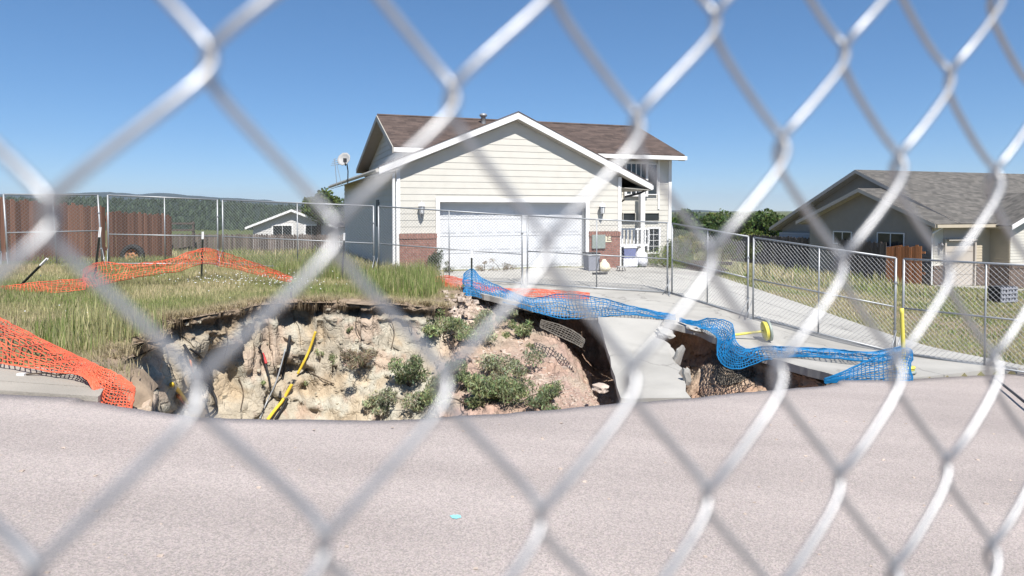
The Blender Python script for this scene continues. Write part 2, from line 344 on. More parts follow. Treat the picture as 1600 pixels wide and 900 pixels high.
for i in range(K):
    fx, fy, fz, drop, ste, kd = PR[i, 2:8]
    nw_ = near_w(*RIM[i]); near_e = nw_ > .5; under_slab = kd > 1.25 or near_e or (RIM[i, 0] > -.4 and RIM[i, 1] > 15)
    isfar = not under_slab
    z0 = zr[i]-(.16 if (under_slab and not near_e) else .26*nw_); und = .06+.20*sst(-.05, .35, fbm((RIM[i, 0], RIM[i, 1], 6), 1.3, 3))
    for r in range(NR):
        t = r/(NR-1)
        if r == 0: xy = RIM[i]+outw[i]*(.34 if isfar else .12); z = (zg(*xy)-.01) if isfar else z0-.05; dep = 0
        elif r <= 3: a9 = r/3; wv = .10+.14*abs(fbm((RIM[i, 0], RIM[i, 1], 12), 2.0, 4))*2; xy = RIM[i]+outw[i]*(wv*(1-a9) if isfar else .02); z = z0+((.022-.10*a9**2) if isfar else -.02); dep = .02*r
        else:
            tt = (r-3)/(NR-4); z00 = z0; z0 = z0-(.08 if isfar else 0)
            if tt < .18:
                q = tt/.18; xy = RIM[i]+outw[i]*(und if isfar and kd < .6 else .02)*sin(min(q*1.3, 1)*pi); z = z0-drop*q
            else:
                q = (tt-.18)/.82; xy = lerp(lerp(RIM[i], PR[i, :2], sst(0, .3, q)), np.array([fx, fy]), q**ste if ste > 1 else q); z = lerp(z0-drop, fz, q**(1/ste) if ste > 1 else q**ste)
            dep = z0-z+.05; z0 = z00
        p3 = np.array([xy[0], xy[1], z])
        if 0 < r <= 3 and isfar: p3[2] += .09*fbm(p3, 4, 4); p3[:2] += outw[i]*.10*fbm(p3+5, 4, 4)
        if r > 3:
            am = sst(-.04, .10, tt)
            big = fbm((p3[0]*1.0, p3[1]*1.0, p3[2]*.55+5), .9, 3)
            flu = mnoise.ridged_multi_fractal(Vector((p3[0]*1.7, p3[1]*1.7, p3[2]*1.7)), 1.0, 2.1, 4, 1.0, 2.0)-1.1
            fin = fbm((p3[0], p3[1], p3[2]*1.6), 6, 4); n_l = fbm((p3[0], p3[1], p3[2]), 2.5, 3)
            a1, a2, a3 = (.15, .04+.08*sst(-3.2, -4.2, RIM[i, 0]), .065) if kd < .6 else ((.26, .05, .07) if kd < 1.4 else (.30, .12, .08))
            step = .085*(abs(((p3[2]*3.6+big*1.6+.5*n_l) % 1)-.5)*2-.5)*(1 if kd < .6 else .4)
            dsp = am*(a1*big+a2*flu+a3*fin+step)
            dsp += am*.018*fbm((p3[0], p3[1], p3[2]*1.3), 15, 2)
            if kd < .6 and isfar:     # big dark clefts on the left bank
                cl = fbm((p3[0]*1.15, p3[1]*1.15, 2.2+p3[2]*.75), 1.0, 3); dsp += am*.5*sst(.08, .34, cl)*sst(2.6, .6, dep)*sst(-2.6, -3.8, RIM[i, 0])
            p3[:2] += outw[i]*dsp; p3[2] += am*.10*fin*(1 if kd > .6 else .4)
        PV[r, i] = p3
        n1 = fbm(p3, .9, 4); n2 = fbm(p3+17, 1.7, 4); n3 = fbm(p3+41, 5, 3)
        if kd < 1.5:
            c0 = lerp(clay, white, sst(-.15, .3, n1+.35*sst(-3.2, -1.2, p3[0]))); c0 = lerp(c0, tan, .6*sst(.1, .4, n2)); c0 = lerp(c0, redd, .5*sst(.3, .55, n1-n2))
        else: c0 = brown
        tal = lerp(lerp(brown, clay, .35), pinkg, sst(-.75, -1.1, p3[2])); tal = lerp(tal, clay, .6*sst(.0, .35, n2)); tal = lerp(tal, redd, .4*sst(.1, .4, n1))
        bank = lerp(brown, redd, .7*sst(-.1, .3, n1)); bank = lerp(bank, clay, .5*sst(.1, .4, n2))
        c = lerp(c0, tal, sst(.35, .95, kd)); c = lerp(c, bank, sst(1.2, 1.8, kd))
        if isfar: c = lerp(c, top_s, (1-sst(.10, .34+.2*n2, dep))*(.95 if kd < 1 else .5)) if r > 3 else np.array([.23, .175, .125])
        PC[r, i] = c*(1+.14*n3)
for r in range(14):
    q = (r+1)/14
    for i in range(K):
        a = PV[NR-1, i]; b = np.array([-1.2, 8.9, -2.7])
        p3 = lerp(a, b, q); p3[2] += .12*fbm(p3, 1.6, 4)*(1-q*.5); PV[NR+r, i] = p3; PC[NR+r, i] = PC[NR-1, i]
R_ = NR+14; ii = np.arange(R_*K).reshape(R_, K); nxt = np.roll(ii, -1, axis=1)
Q = np.stack([ii[:-1], ii[1:], nxt[1:], nxt[:-1]], -1).reshape(-1, 4)
me = np_mesh("sinkhole", PV.reshape(-1, 3), Q); set_colors(me, PC.reshape(-1, 3))
M['pit'] = mat('pit_clay', (1,1,1), .95, 0, .18, 5, .9, 16, attr="tint", fine=.12, fscale=40)
def crack_bump(m, sc, st):
    nt = m.node_tree; b = nt.nodes["Principled BSDF"]; tc = [n for n in nt.nodes if n.type == 'TEX_COORD'][0]; old = b.inputs["Normal"].links[0].from_socket
    nz = _n(nt, "ShaderNodeTexNoise"); nz.inputs["Scale"].default_value = 3; nt.links.new(tc.outputs["Object"], nz.inputs["Vector"])
    ad = _n(nt, "ShaderNodeVectorMath", operation='ADD'); nt.links.new(tc.outputs["Object"], ad.inputs[0]); nt.links.new(nz.outputs["Color"], ad.inputs[1])
    vo = _n(nt, "ShaderNodeTexVoronoi", feature='DISTANCE_TO_EDGE'); vo.inputs["Scale"].default_value = sc; nt.links.new(ad.outputs[0], vo.inputs["Vector"])
    mr = _n(nt, "ShaderNodeMapRange"); mr.inputs[2].default_value = .12; nt.links.new(vo.outputs["Distance"], mr.inputs[0])
    bp = _n(nt, "ShaderNodeBump"); bp.inputs["Strength"].default_value = st; bp.inputs["Distance"].default_value = .05
    nt.links.new(mr.outputs[0], bp.inputs["Height"]); nt.links.new(old, bp.inputs["Normal"]); nt.links.new(bp.outputs[0], b.inputs["Normal"])
crack_bump(M['pit'], 3.6, .4)
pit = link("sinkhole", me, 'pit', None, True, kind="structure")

# ---- road: chip-seal sheet with a broken edge along the hole
rx = np.concatenate([np.array(sorted([-v for v in geo(8, 60, 1.3, .4)])), np.arange(-8, 10, .06), np.array(geo(10, 60, 1.3, .4))])
rows = np.linspace(0, 1, 60)**.6
RV = []
for r, t in enumerate(rows):
    ye = np.array([edge_y(x)+(.035*fbm((x, 0, 0), 3, 4)+.05*fbm((x, 5, 0), .8, 2) if -3.9 < x < 4.6 else 0) for x in rx])
    Y = -14+(ye+14)*t
    Z = road_plane(rx, Y)+np.array([.018*fbm((x, y, 0), .35, 2) for x, y in zip(rx, Y)])
    sag = np.where((rx > -3.9) & (rx < 4.6), 1, 0)*np.exp(-((ye-Y)/.35)**2)*.03; RV.append(np.stack([rx, Y, Z-sag], 1))
RV.append(RV[-1]+np.array([0, .012, -.05])); RV.append(RV[-1]+np.array([0, -.03, -.09])); RV.append(RV[-1]+np.array([0, -.4, -.02]))
RV = np.stack(RV); n0, n1_ = RV.shape[:2]; ii = np.arange(n0*n1_).reshape(n0, n1_)
Q = np.stack([ii[:-1, :-1], ii[:-1, 1:], ii[1:, 1:], ii[1:, :-1]], -1).reshape(-1, 4)
def road_material():
    m = mat('chip_seal', (.290, .255, .239), .9, 0, .10, .45, 0, detail=5)
    nt = m.node_tree; b = nt.nodes["Principled BSDF"]; tc = [n for n in nt.nodes if n.type == 'TEX_COORD'][0]
    old = b.inputs["Base Color"].links[0].from_socket
    vo = _n(nt, "ShaderNodeTexVoronoi"); vo.inputs["Scale"].default_value = 120; nt.links.new(tc.outputs["Object"], vo.inputs["Vector"])
    hs = _n(nt, "ShaderNodeSeparateColor"); nt.links.new(vo.outputs["Color"], hs.inputs[0])
    mr = _n(nt, "ShaderNodeMapRange"); mr.inputs[3].default_value = .76; mr.inputs[4].default_value = 1.24; nt.links.new(hs.outputs[0], mr.inputs[0])
    vm = _n(nt, "ShaderNodeVectorMath", operation='SCALE'); nt.links.new(old, vm.inputs[0]); nt.links.new(mr.outputs[0], vm.inputs[3])
    ml = _n(nt, "ShaderNodeMix", data_type='RGBA'); ml.blend_type = 'MULTIPLY'; ml.inputs[0].default_value = .05
    nt.links.new(vm.outputs[0], ml.inputs[6]); nt.links.new(vo.outputs["Color"], ml.inputs[7])
    mp = _n(nt, "ShaderNodeMapping"); mp.inputs["Scale"].default_value = (.12, 1.1, 1); mp.inputs["Rotation"].default_value = (0, 0, radians(-14)); nt.links.new(tc.outputs["Object"], mp.inputs[0])
    wn = _n(nt, "ShaderNodeTexNoise"); wn.inputs["Scale"].default_value = .9; wn.inputs["Detail"].default_value = 5; nt.links.new(mp.outputs[0], wn.inputs["Vector"])
    wr = _n(nt, "ShaderNodeMapRange"); wr.inputs[1].default_value = .3; wr.inputs[2].default_value = .7; wr.inputs[3].default_value = 1.07; wr.inputs[4].default_value = 1.42; nt.links.new(wn.outputs["Fac"], wr.inputs[0])
    v2 = _n(nt, "ShaderNodeVectorMath", operation='SCALE'); nt.links.new(ml.outputs[2], v2.inputs[0]); nt.links.new(wr.outputs[0], v2.inputs[3])
    nt.links.new(v2.outputs[0], b.inputs["Base Color"])
    bp = _n(nt, "ShaderNodeBump"); bp.inputs["Strength"].default_value = .5; bp.inputs["Distance"].default_value = .006
    nt.links.new(vo.outputs["Distance"], bp.inputs["Height"]); nt.links.new(bp.outputs[0], b.inputs["Normal"])
    return m
M['road'] = road_material()
road = link("road", np_mesh("road", RV.reshape(-1, 3), Q), 'road', None, True, kind="structure")
def road_z(x, y): return float(road_plane(x, y))+.018*fbm((x, y, 0), .35, 2)
def on_road(px, py):
    q = P(px, py, 5)
    for _ in range(20):
        d = q-Vector((0, 0, CAMZ)); k = (road_z(q.x, q.y)-CAMZ)/d.z; q = Vector((0, 0, CAMZ))+d*k
    return q
q = on_road(712, 808); b = MB(); pts = []
for k in range(18):
    a = 2*pi*k/18; r = 1+.35*fbm((cos(a)*1.3, sin(a)*1.3, 4), 1.5, 2)
    x, y = q.x+.034*r*cos(a), q.y+.028*r*sin(a); pts.append((x, y, road_z(x, y)+.004))
b.add(pts, [tuple(range(18))]); b.build("paint_mark", 'paint_cyan', road)
# little dark bits on the road: tar and gravel specks
b = MB(); rr = random.Random(5)
for _ in range(150):
    x = rr.uniform(-5, 7); y = rr.uniform(3.0, min(7.5, float(edge_y(x))-.3)); z = road_z(x, y); s = rr.uniform(.003, .012)
    b.hexa([(x+s*rr.uniform(.5,1.5)*dx, y+s*rr.uniform(.5,1.2)*dy, z+s*dz*.6) for dz in (0, 1) for dx, dy in ((-1,-1),(1,-1),(1,1),(-1,1))])
b.build("loose_gravel", 'rock', None, kind="stuff", label="loose gravel bits scattered over the chip sealed road")

# ---- concrete panels
def panels(name, outline, udir, lines_u, lines_v, m, thick, zoff, parent, jitter=.004, zfun=None):
    """cut an outline into panels along joint lines; each panel is its own mesh"""
    u = Vector((*udir, 0)); v = Vector((-udir[1], udir[0], 0)); out = []
    lu = [-1e3]+list(lines_u)+[1e3]; lv = [-1e3]+list(lines_v)+[1e3]
    for a in range(len(lu)-1):
        for c in range(len(lv)-1):
            bm = bmesh.new(); f = bm.faces.new([bm.verts.new((x, y, 0)) for x, y in outline])
            def cut(co, no):
                bmesh.ops.bisect_plane(bm, geom=bm.verts[:]+bm.edges[:]+bm.faces[:], plane_co=co, plane_no=no, clear_outer=True)
            g = .006
            cut(u*(lu[a+1]-g), u); cut(u*(lu[a]+g), -u); cut(v*(lv[c+1]-g), v); cut(v*(lv[c]+g), -v)
            if not bm.faces: bm.free(); continue
            for k in np.arange(-40, 60, .5):
                for nrm in (u, v):
                    bmesh.ops.bisect_plane(bm, geom=bm.verts[:]+bm.edges[:]+bm.faces[:], plane_co=nrm*float(k+.13), plane_no=nrm)
            dz = random.uniform(-jitter, jitter)
            for w_ in bm.verts: w_.co.z = (zfun or zg)(w_.co.x, w_.co.y)+zoff+dz
            r = bmesh.ops.extrude_face_region(bm, geom=bm.faces[:])
            top = [e for e in r['geom'] if isinstance(e, bmesh.types.BMVert)]
            for w_ in top: w_.co.z += thick
            bmesh.ops.recalc_face_normals(bm, faces=bm.faces)
            me = bpy.data.meshes.new(name); bm.to_mesh(me); bm.free()
            out.append(link(name, me, m, parent))
    return out
def ragged(outline, closed_idx, amp=.05, n=10):
    out = []; k = len(outline)
    for i in range(k):
        a = np.array(outline[i]); b = np.array(outline[(i+1) % k]); out.append(tuple(a))
        if i in closed_idx:
            for j in range(1, n):
                p = lerp(a, b, j/n); d = (b-a)/np.linalg.norm(b-a); s = amp*fbm((p[0], p[1], 7), 2.2, 4)
                out.append((p[0]-d[1]*s, p[1]+d[0]*s))
    return out
UDIR = (.942, .335); VDIR = (-.335, .942)
drive = thing("driveway", "", ""); del drive["label"]; del drive["category"]; drive["kind"] = "structure"
dv = ragged(DRIVE, [2,3,4,5,6,7,8,9,10], .07)
cu = lambda x, y: x*UDIR[0]+y*UDIR[1]; cv = lambda x, y: x*VDIR[0]+y*VDIR[1]
panels("slab", dv, UDIR, [7.3, 9.9, 12.0], [10.2, 13.2, 16.2, 19.0], 'concrete', .13, -.115, drive)
left_walk = thing("gutter_pavement", "", ""); del left_walk["label"]; del left_walk["category"]; left_walk["kind"] = "structure"
panels("slab", ragged(SLAB_L, [2], .025), (1, 0), [-13, -10, -7], [6.40], 'concrete_old', .14, -.137, left_walk, .002, lambda x, y: float(road_plane(x, y))+.012+.06*max(0, y-6.12))

# ---- tilted driveway slab that slid into the hole
tl = P(934, 494, 14.55); trr = P(1036, 500, 14.2); b1 = P(1052, 545, 12.6); br = P(1080, 622, 10.0); bl = P(970, 622, 10.1)
def edge_pts(a, c, n, amp, seed):
    out = []; d = (c-a).normalized(); s_ = Vector((-d.y, d.x, 0)).normalized()
    for i in range(n): 
        p = a.lerp(c, i/n); out.append(p+s_*amp*(fbm((p.x*2, p.y*2, seed), 1.5, 4) if i else 0))
    return out
c1 = P(1030, 512, 13.7); c2 = P(1024, 527, 13.2); c3 = P(1040, 533, 12.9)
poly = [tl]+edge_pts(trr, c1, 3, .05, 1)+edge_pts(c1, c2, 3, .05, 2)+edge_pts(c2, c3, 3, .05, 2)+edge_pts(c3, b1, 4, .07, 2)+edge_pts(b1, br, 9, .10, 3)+edge_pts(br, bl, 5, .08, 4)+edge_pts(bl, tl, 10, .03, 5)
nrm = (trr-tl).cross(bl-tl).normalized(); nrm = nrm if nrm.z < 0 else -nrm
b = MB(); b.prism(poly, nrm*.13)
o = b.build("broken_slab", 'concrete', None, label="large tilted concrete driveway slab slid down into the sinkhole", category="slab")
# broken pieces beside it
def chunk(px, py, Y, sx, sy, sz, rot, label, m='concrete', seed=0, group="broken concrete chunks"):
    rr = random.Random(seed); bm = bmesh.new(); bmesh.ops.create_icosphere(bm, subdivisions=2, radius=1)
    for w_ in bm.verts:
        c = w_.co; k = max(abs(c.x), abs(c.y), abs(c.z)); w_.co = c/k*(.85+.2*fbm(c*1.7+Vector((seed, 0, 0)), 1, 3)); w_.co = Vector((w_.co.x*sx, w_.co.y*sy, w_.co.z*sz))
    me = bpy.data.meshes.new("concrete_chunk"); bm.to_mesh(me); bm.free()
    q = P(px, py, Y); o = link("concrete_chunk", me, m, None, label=label, category="concrete chunk", group=group); o.location = q; o.rotation_euler = rot
    return o
chunk(1060, 558, 12.0, .09, .04, .26, (.3, .1, .5), "upright broken concrete piece right of the tilted slab, upper one", seed=1)
chunk(1073, 588, 10.8, .07, .05, .18, (.2, -.3, .3), "narrow broken concrete piece against the lower right edge of the tilted slab", seed=2)
chunk(1040, 520, 13.3, .20, .16, .06, (.4, .3, .2), "flat concrete piece wedged in the gap above the tilted slab", seed=3)
chunk(1085, 514, 13.5, .22, .16, .06, (.1, .25, 1.0), "pale concrete piece lying at the blue net's torn end", seed=4)
chunk(938, 606, 10.5, .15, .12, .07, (.2, .1, .9), "pale rock at the foot of the gravel slope", 'rock', seed=6, group="rocks in the sinkhole")
# ---------------------------------------------------------------- chain-link fence right in front of the lens
FX0, FY0, FZ0, FTH, FSL, FV, FTN, FTS = -.0770, .1748, .0378, .43176, .0651, .08371, .0791, .0487
FH = .0327; WR = .00142
fr = thing("chain_link_fence", "close galvanized chain link fence the whole scene is seen through", "fence", (0, 0, 0))
def wire_mesh(n_per):
    b = MB(); pts = []; sub = 26
    for k in range(n_per*sub+1):
        ph = 2*pi*k/sub; sv = sin(ph)
        s_ = (FH/2+WR*.75)*math.asin(.945*sv)/math.asin(.945); t_ = -.0046*math.tanh(1.7*cos(ph))
        z = FV*k/sub-n_per*FV/2
        pts.append((s_, t_, z))
    b.tube(pts, WR, 8); return b
cdir = Vector((cos(FTH), sin(FTH), 0)); ndir = Vector((-sin(FTH), cos(FTH), 0)); up = (Vector((0,0,1))+cdir*FTS+ndir*FTN)
w0 = None
for k in range(-14, 34):
    # wire k runs between hook columns k and k+1; hooks on even columns sit at whole rows, on odd ones at half rows
    s_ = (k+.5)*FH
    base = Vector((FX0, FY0, CAMZ+FZ0))+cdir*s_+Vector((0,0,-FSL*s_))
    # a right-hand peak (phase pi/2) must meet column k+1
    zoff = (-.25*FV if (k+1) % 2 == 0 else .25*FV)
    if w0 is None: o = w0 = wire_mesh(20).build("wire", 'zinc', fr, True)
    else: o = w0.copy(); COL.objects.link(o); o.parent = fr
    o.matrix_local = __import__('mathutils').Matrix((
        (cdir.x, ndir.x, up.x, base.x), (cdir.y, ndir.y, up.y, base.y), (-FSL, 0, up.z, base.z), (0, 0, 0, 1)))
    o.location = base+up*(zoff-.10)  if False else base+up*zoff
# posts and rails of that fence, out of frame
for s_ in (-1.2, 1.75):
    base = Vector((FX0, FY0, 0))+cdir*s_+ndir*.03; zb = road_z(base.x, base.y)
    MB().tube([(base.x, base.y, zb), (base.x+up.x*.9, base.y+up.y*.9, CAMZ+.9)], .024, 10).build("post", 'zinc', fr, True)
a = Vector((FX0, FY0, CAMZ+FZ0+.84))+cdir*-1.2+Vector((up.x, up.y, 0))*.84; c = a+cdir*2.95+Vector((0,0,-FSL*2.95))
MB().tube([a, c], .021, 10).build("top_rail", 'zinc', fr, True)
# ---------------------------------------------------------------- main house (local: x along the front, y to the back)
HO = (-3.42, 20.26, 0.0); HR = atan2(.335, .942)
house = thing("house", "cream sided split level house with white double garage door and brown shingle roof", "house", HO, HR)
def board(parent, x0a, x1a, z0, x0b, x1b, z1, y, m, nrm=-1):      # lap siding board facing -y
    b = MB(); t0, t1 = .015*nrm, .005*nrm
    b.hexa([(x0a, y+t0, z0), (x1a, y+t0, z0), (x1a, y, z0), (x0a, y, z0), (x0b, y+t1, z1), (x1b, y+t1, z1), (x1b, y, z1), (x0b, y, z1)])
    return b.build("siding_board", m, parent)
EXPO = .195
# garage profile: left eave (-.55,3.05) apex (3.73,4.83) right eave (8.5,2.67)
def roof_z(x): return 4.83-(.416*(3.73-x) if x < 3.73 else .4528*(x-3.73))
def wall_lim(z, lo, hi):           # where the sloping soffit cuts a board at height z
    zz = z+.20
    a = lo if zz <= roof_z(lo) else 3.73-(4.83-zz)/.416
    c = hi if zz <= roof_z(hi) else 3.73+(4.83-zz)/.4528
    return max(a, lo), min(c, hi)
gf = MB().prism([(0, .02, -.3), (1.30, .02, -.3), (1.30, .02, 2.10), (6.18, .02, 2.10), (6.18, .02, -.3), (7.47, .02, -.3), (7.47, .02, roof_z(7.47)-.16), (3.73, .02, 4.67), (0, .02, roof_z(0)-.16)], (0, .12, 0)).build("garage_front_wall", 'siding', house)
DX0, DX1, DZ = 1.30, 6.18, 2.10
z = 1.16
while z < 4.6:
    z1 = min(z+EXPO, 4.62)
    a0, c0 = wall_lim(z, .10, 7.37); a1, c1 = wall_lim(z1, .10, 7.37)
    if c0-a0 < .1: break
    if z < DZ+.12:
        board(gf, a0, DX0-.12, z, a1, DX0-.12, z1, .018, 'siding'); board(gf, DX1+.12, c0, z, DX1+.12, c1, z1, .018, 'siding')
    else: board(gf, a0, c0, z, max(a1, a0), max(c1, max(a1, a0)+.02), z1, .018, 'siding')
    z += EXPO
for x0, x1 in ((-.02, .10), (7.37, 7.49)):
    MB().box(x0, x1, -.032, .10, -.05, roof_z((x0+x1)/2)-.20).build("corner_trim", 'white', house)
# brick piers with a soldier course
def bricks(parent, x0, x1, z0, z1, y0, m, mortar, bw=.21, bh=.072, soldier=True, name="bricks"):
    MB().box(x0, x1, y0, y0+.10, z0, z1).build("pier_core", mortar, parent)
    b = MB(); rr = random.Random(int(x0*10)+3); g = .010; z = z0; r = 0; zt = z1-(.16 if soldier else 0)
    while z < zt-.02:
        zz = min(z+bh-g, zt); x = x0-(bw/2 if r % 2 else 0)
        while x < x1-.01:
            a, c = max(x, x0), min(x+bw-g, x1); p = rr.uniform(.008, .014)
            if c-a > .02: b.box(a, c, y0-p, y0+.02, z, zz)
            x += bw
        z += bh; r += 1
    if soldier:
        x = x0-.01
        while x < x1: b.box(x, min(x+.072, x1+.012), y0-.035, y0+.03, z1-.15, z1+rr.uniform(-.004, .004)); x += .082
    return b.build(name, m, parent, kind="stuff")
bp = MB().box(0.08, 1.18, -.06, 0, -.3, 0).build("brick_pier", 'mortar', house); bricks(bp, .07, 1.19, -.15, 1.15, -.075, 'brick_red', 'mortar')
bp2 = MB().box(6.30, 7.40, -.06, 0, -.35, -.1).build("brick_pier", 'mortar', house); bricks(bp2, 6.29, 7.41, -.20, 1.15, -.075, 'brick_red', 'mortar')
# garage door
gd = MB().box(DX0+.02, DX1-.02, .29, .33, -.1, DZ).build("garage_door", 'door_white', house)
for k in range(4):
    za = -.02+k*.53; b = MB(); b.box(DX0+.01, DX1-.01, .255, .288, za+.006, za+.524)
    for j in range(8):
        xa = DX0+.12+j*.595; b.box(xa, xa+.47, .247, .2545, za+.10, za+.43); b.box(xa+.03, xa+.44, .242, .2465, za+.13, za+.40)
    b.build("door_section", 'door_white', gd)
tr = MB(); tr.box(DX0-.12, DX0, -.045, .30, -.1, DZ+.12); tr.box(DX1, DX1+.12, -.045, .30, -.1, DZ+.12); tr.box(DX0, DX1, -.045, .30, DZ-.0, DZ+.12)
tr.build("door_trim", 'white', house)
MB().box(DX0, DX1, .08, .30, -.12, -.022).build("door_sill", 'concrete', house)
# wall lanterns
def lantern(x, z):
    L = MB().lathe([(0, 0), (.05, 0), (.05, .03), (.018, .05)], (x, -.01, z+.12), (0, -1, 0), 10).build("wall_lantern", 'lamp', house, True)
    MB().lathe([(.02, -.02), (.07, .02), (.09, .22), (.085, .225), (.0, .225)], (x, -.15, z-.1), (0,0,1), 6).build("lamp_glass", 'lampglass', L)
    MB().lathe([(.115, 0), (.08, .06), (.04, .1), (.012, .12), (.012, .16), (0, .16)], (x, -.15, z+.13), (0,0,1), 8).build("lamp_cap", 'white', L)
    b = MB(); b.tube([(x, -.02, z+.12), (x, -.10, z+.17), (x, -.15, z+.26)], .012, 6)
    for k in range(6):
        a = 2*pi*k/6; b.tube([(x+.072*cos(a), -.15+.072*sin(a), z-.08), (x+.093*cos(a), -.15+.093*sin(a), z+.125)], .007, 4)
    b.tube([(x, -.15, z-.22), (x, -.15, z-.12)], [.006, .03], 6); b.build("lamp_cage", 'lamp', L)
lantern(.72, 1.84); lantern(6.72, 1.84)
# house number plaque and meter panel on the right pier
pq = MB().box(6.86, 7.08, -.105, -.088, .80, 1.06).build("number_plaque", 'plaque', house)
def digit(segs, x, z, s, par):
    b = MB()
    for (a, c, d, e) in segs: b.box(x+a*s, x+c*s, -.111, -.1055, z+d*s, z+e*s)
    b.build("digit", 'brick_brown', par)
digit([(.4, .6, 0, 1), (.2, .4, .75, .9), (.2, .8, 0, .12)], 6.865, .85, .16, pq)
digit([(.1, .8, .86, 1), (.62, .8, 0, 1), (.2, .8, .44, .56), (.1, .8, 0, .14)], 6.955, .85, .16, pq)
MB().box(6.36, 6.84, -.14, -.088, .60, 1.05).build("meter_panel", 'panel_green', house)
# left side wall (slightly skewed) with lap boards
SW0 = Vector((0, .02, 0)); SW1 = Vector((-.42, 10.6, 0)); sd_ = (SW1-SW0); sl = sd_.length; sdir = sd_.normalized(); sn = Vector((-sdir.y, sdir.x, 0))
if sn.x > 0: sn = -sn
sw = MB().hexa([SW0+Vector((0,0,-.3)), SW0-sn*.1+Vector((0,0,-.3)), SW1-sn*.1+Vector((0,0,-.3)), SW1+Vector((0,0,-.3)), SW0+Vector((0,0,3.0)), SW0-sn*.1+Vector((0,0,3.0)), SW1-sn*.1+Vector((0,0,3.0)), SW1+Vector((0,0,3.0))]).build("garage_side_wall", 'siding', house)
z = -.02
while z < 2.95:
    z1 = min(z+EXPO, 3.0); e0, e1 = SW0+sdir*.05, SW1
    b = MB(); b.hexa([e0+sn*.024+Vector((0,0,z)), e1+sn*.024+Vector((0,0,z)), e1+Vector((0,0,z)), e0+Vector((0,0,z)), e0+sn*.005+Vector((0,0,z1)), e1+sn*.005+Vector((0,0,z1)), e1+Vector((0,0,z1)), e0+Vector((0,0,z1))])
    b.build("siding_board", 'siding', sw); z += EXPO
b = MB(); w0_, w1_ = SW0+sdir*2.6+sn*.03, SW0+sdir*3.1+sn*.03     # small dark side window
MB().hexa([w0_+Vector((0,0,1.3)), w1_+Vector((0,0,1.3)), w1_-sn*.05+Vector((0,0,1.3)), w0_-sn*.05+Vector((0,0,1.3)), w0_+Vector((0,0,2.2)), w1_+Vector((0,0,2.2)), w1_-sn*.05+Vector((0,0,2.2)), w0_-sn*.05+Vector((0,0,2.2))]).build("side_lamp_panel", 'dark', house)
# roofs: stepped shingle courses
def shingle_mat(name, c1, c2):
    m = mat(name, c1, .95, 0, .18, 2.5, .3, 90); nt = m.node_tree; b = nt.nodes["Principled BSDF"]; tc = [n for n in nt.nodes if n.type == 'TEX_COORD'][0]
    old = b.inputs["Base Color"].links[0].from_socket
    br = _n(nt, "ShaderNodeTexBrick"); br.inputs["Scale"].default_value = 1; br.inputs["Brick Width"].default_value = .30; br.inputs["Row Height"].default_value = .14
    br.inputs["Mortar Size"].default_value = .004; br.inputs["Color1"].default_value = (.72, .72, .72, 1); br.inputs["Color2"].default_value = (1.28, 1.25, 1.22, 1); br.inputs["Mortar"].default_value = (.7, .7, .7, 1)
    nt.links.new(tc.outputs["Object"], br.inputs["Vector"])
    vm = _n(nt, "ShaderNodeVectorMath", operation='MULTIPLY'); nt.links.new(old, vm.inputs[0]); nt.links.new(br.outputs["Color"], vm.inputs[1]); nt.links.new(vm.outputs[0], b.inputs["Base Color"])
    return m
M['shingle'] = shingle_mat('shingle_brown', (.102, .077, .068), None)
M['shingle_grey'] = shingle_mat('shingle_grey', (.12, .115, .108), None)
def roof_plane(parent, e0, e1, r0, r1, m, name="shingles", thick=.05, lift=.0):
    """courses between eave edge e0->e1 and ridge edge r0->r1"""
    e0, e1, r0, r1 = map(Vector, (e0, e1, r0, r1)); n = (e1-e0).cross(r0-e0).normalized(); n = n if n.z > 0 else -n
    L = max((r0-e0).length, (r1-e1).length); k = max(2, int(L/.14)); b = MB()
    for i in range(k):
        a, c = i/k, min(1, (i+1)/k+.02)
        p = [e0.lerp(r0, a), e1.lerp(r1, a), e1.lerp(r1, c), e0.lerp(r0, c)]
        hi, lo = n*(thick+.014), n*(thick+.002)
        b.hexa([p[0], p[1], p[2], p[3], p[0]+hi, p[1]+hi, p[2]+lo, p[3]+lo])
    return b.build(name, m, parent, kind="stuff")
FO = -.27                                        # front overhang
gr = MB().prism([(-.5, 3.4, 3.06), (3.73, 3.4, 4.80), (8.45, 3.4, 2.68), (8.3, 3.4, 2.55), (3.73, 3.4, 4.66), (-.4, 3.4, 2.93)], (0, .3, 0)).build("garage_roof", 'soffit', house)
roof_plane(gr, (-.55, FO, 3.03), (-.62, 4.0, 3.0), (3.73, FO, 4.81), (3.73, 4.0, 4.81), 'shingle')
roof_plane(gr, (8.5, FO, 2.66), (8.5, 2.9, 2.66), (3.73, FO, 4.81), (3.73, 4.0, 4.81), 'shingle')
roof_plane(gr, (-.62, 4.0, 3.0), (-1.0, 10.9, 2.90), (.9, 4.0, 3.62), (.9, 10.9, 3.62), 'shingle')
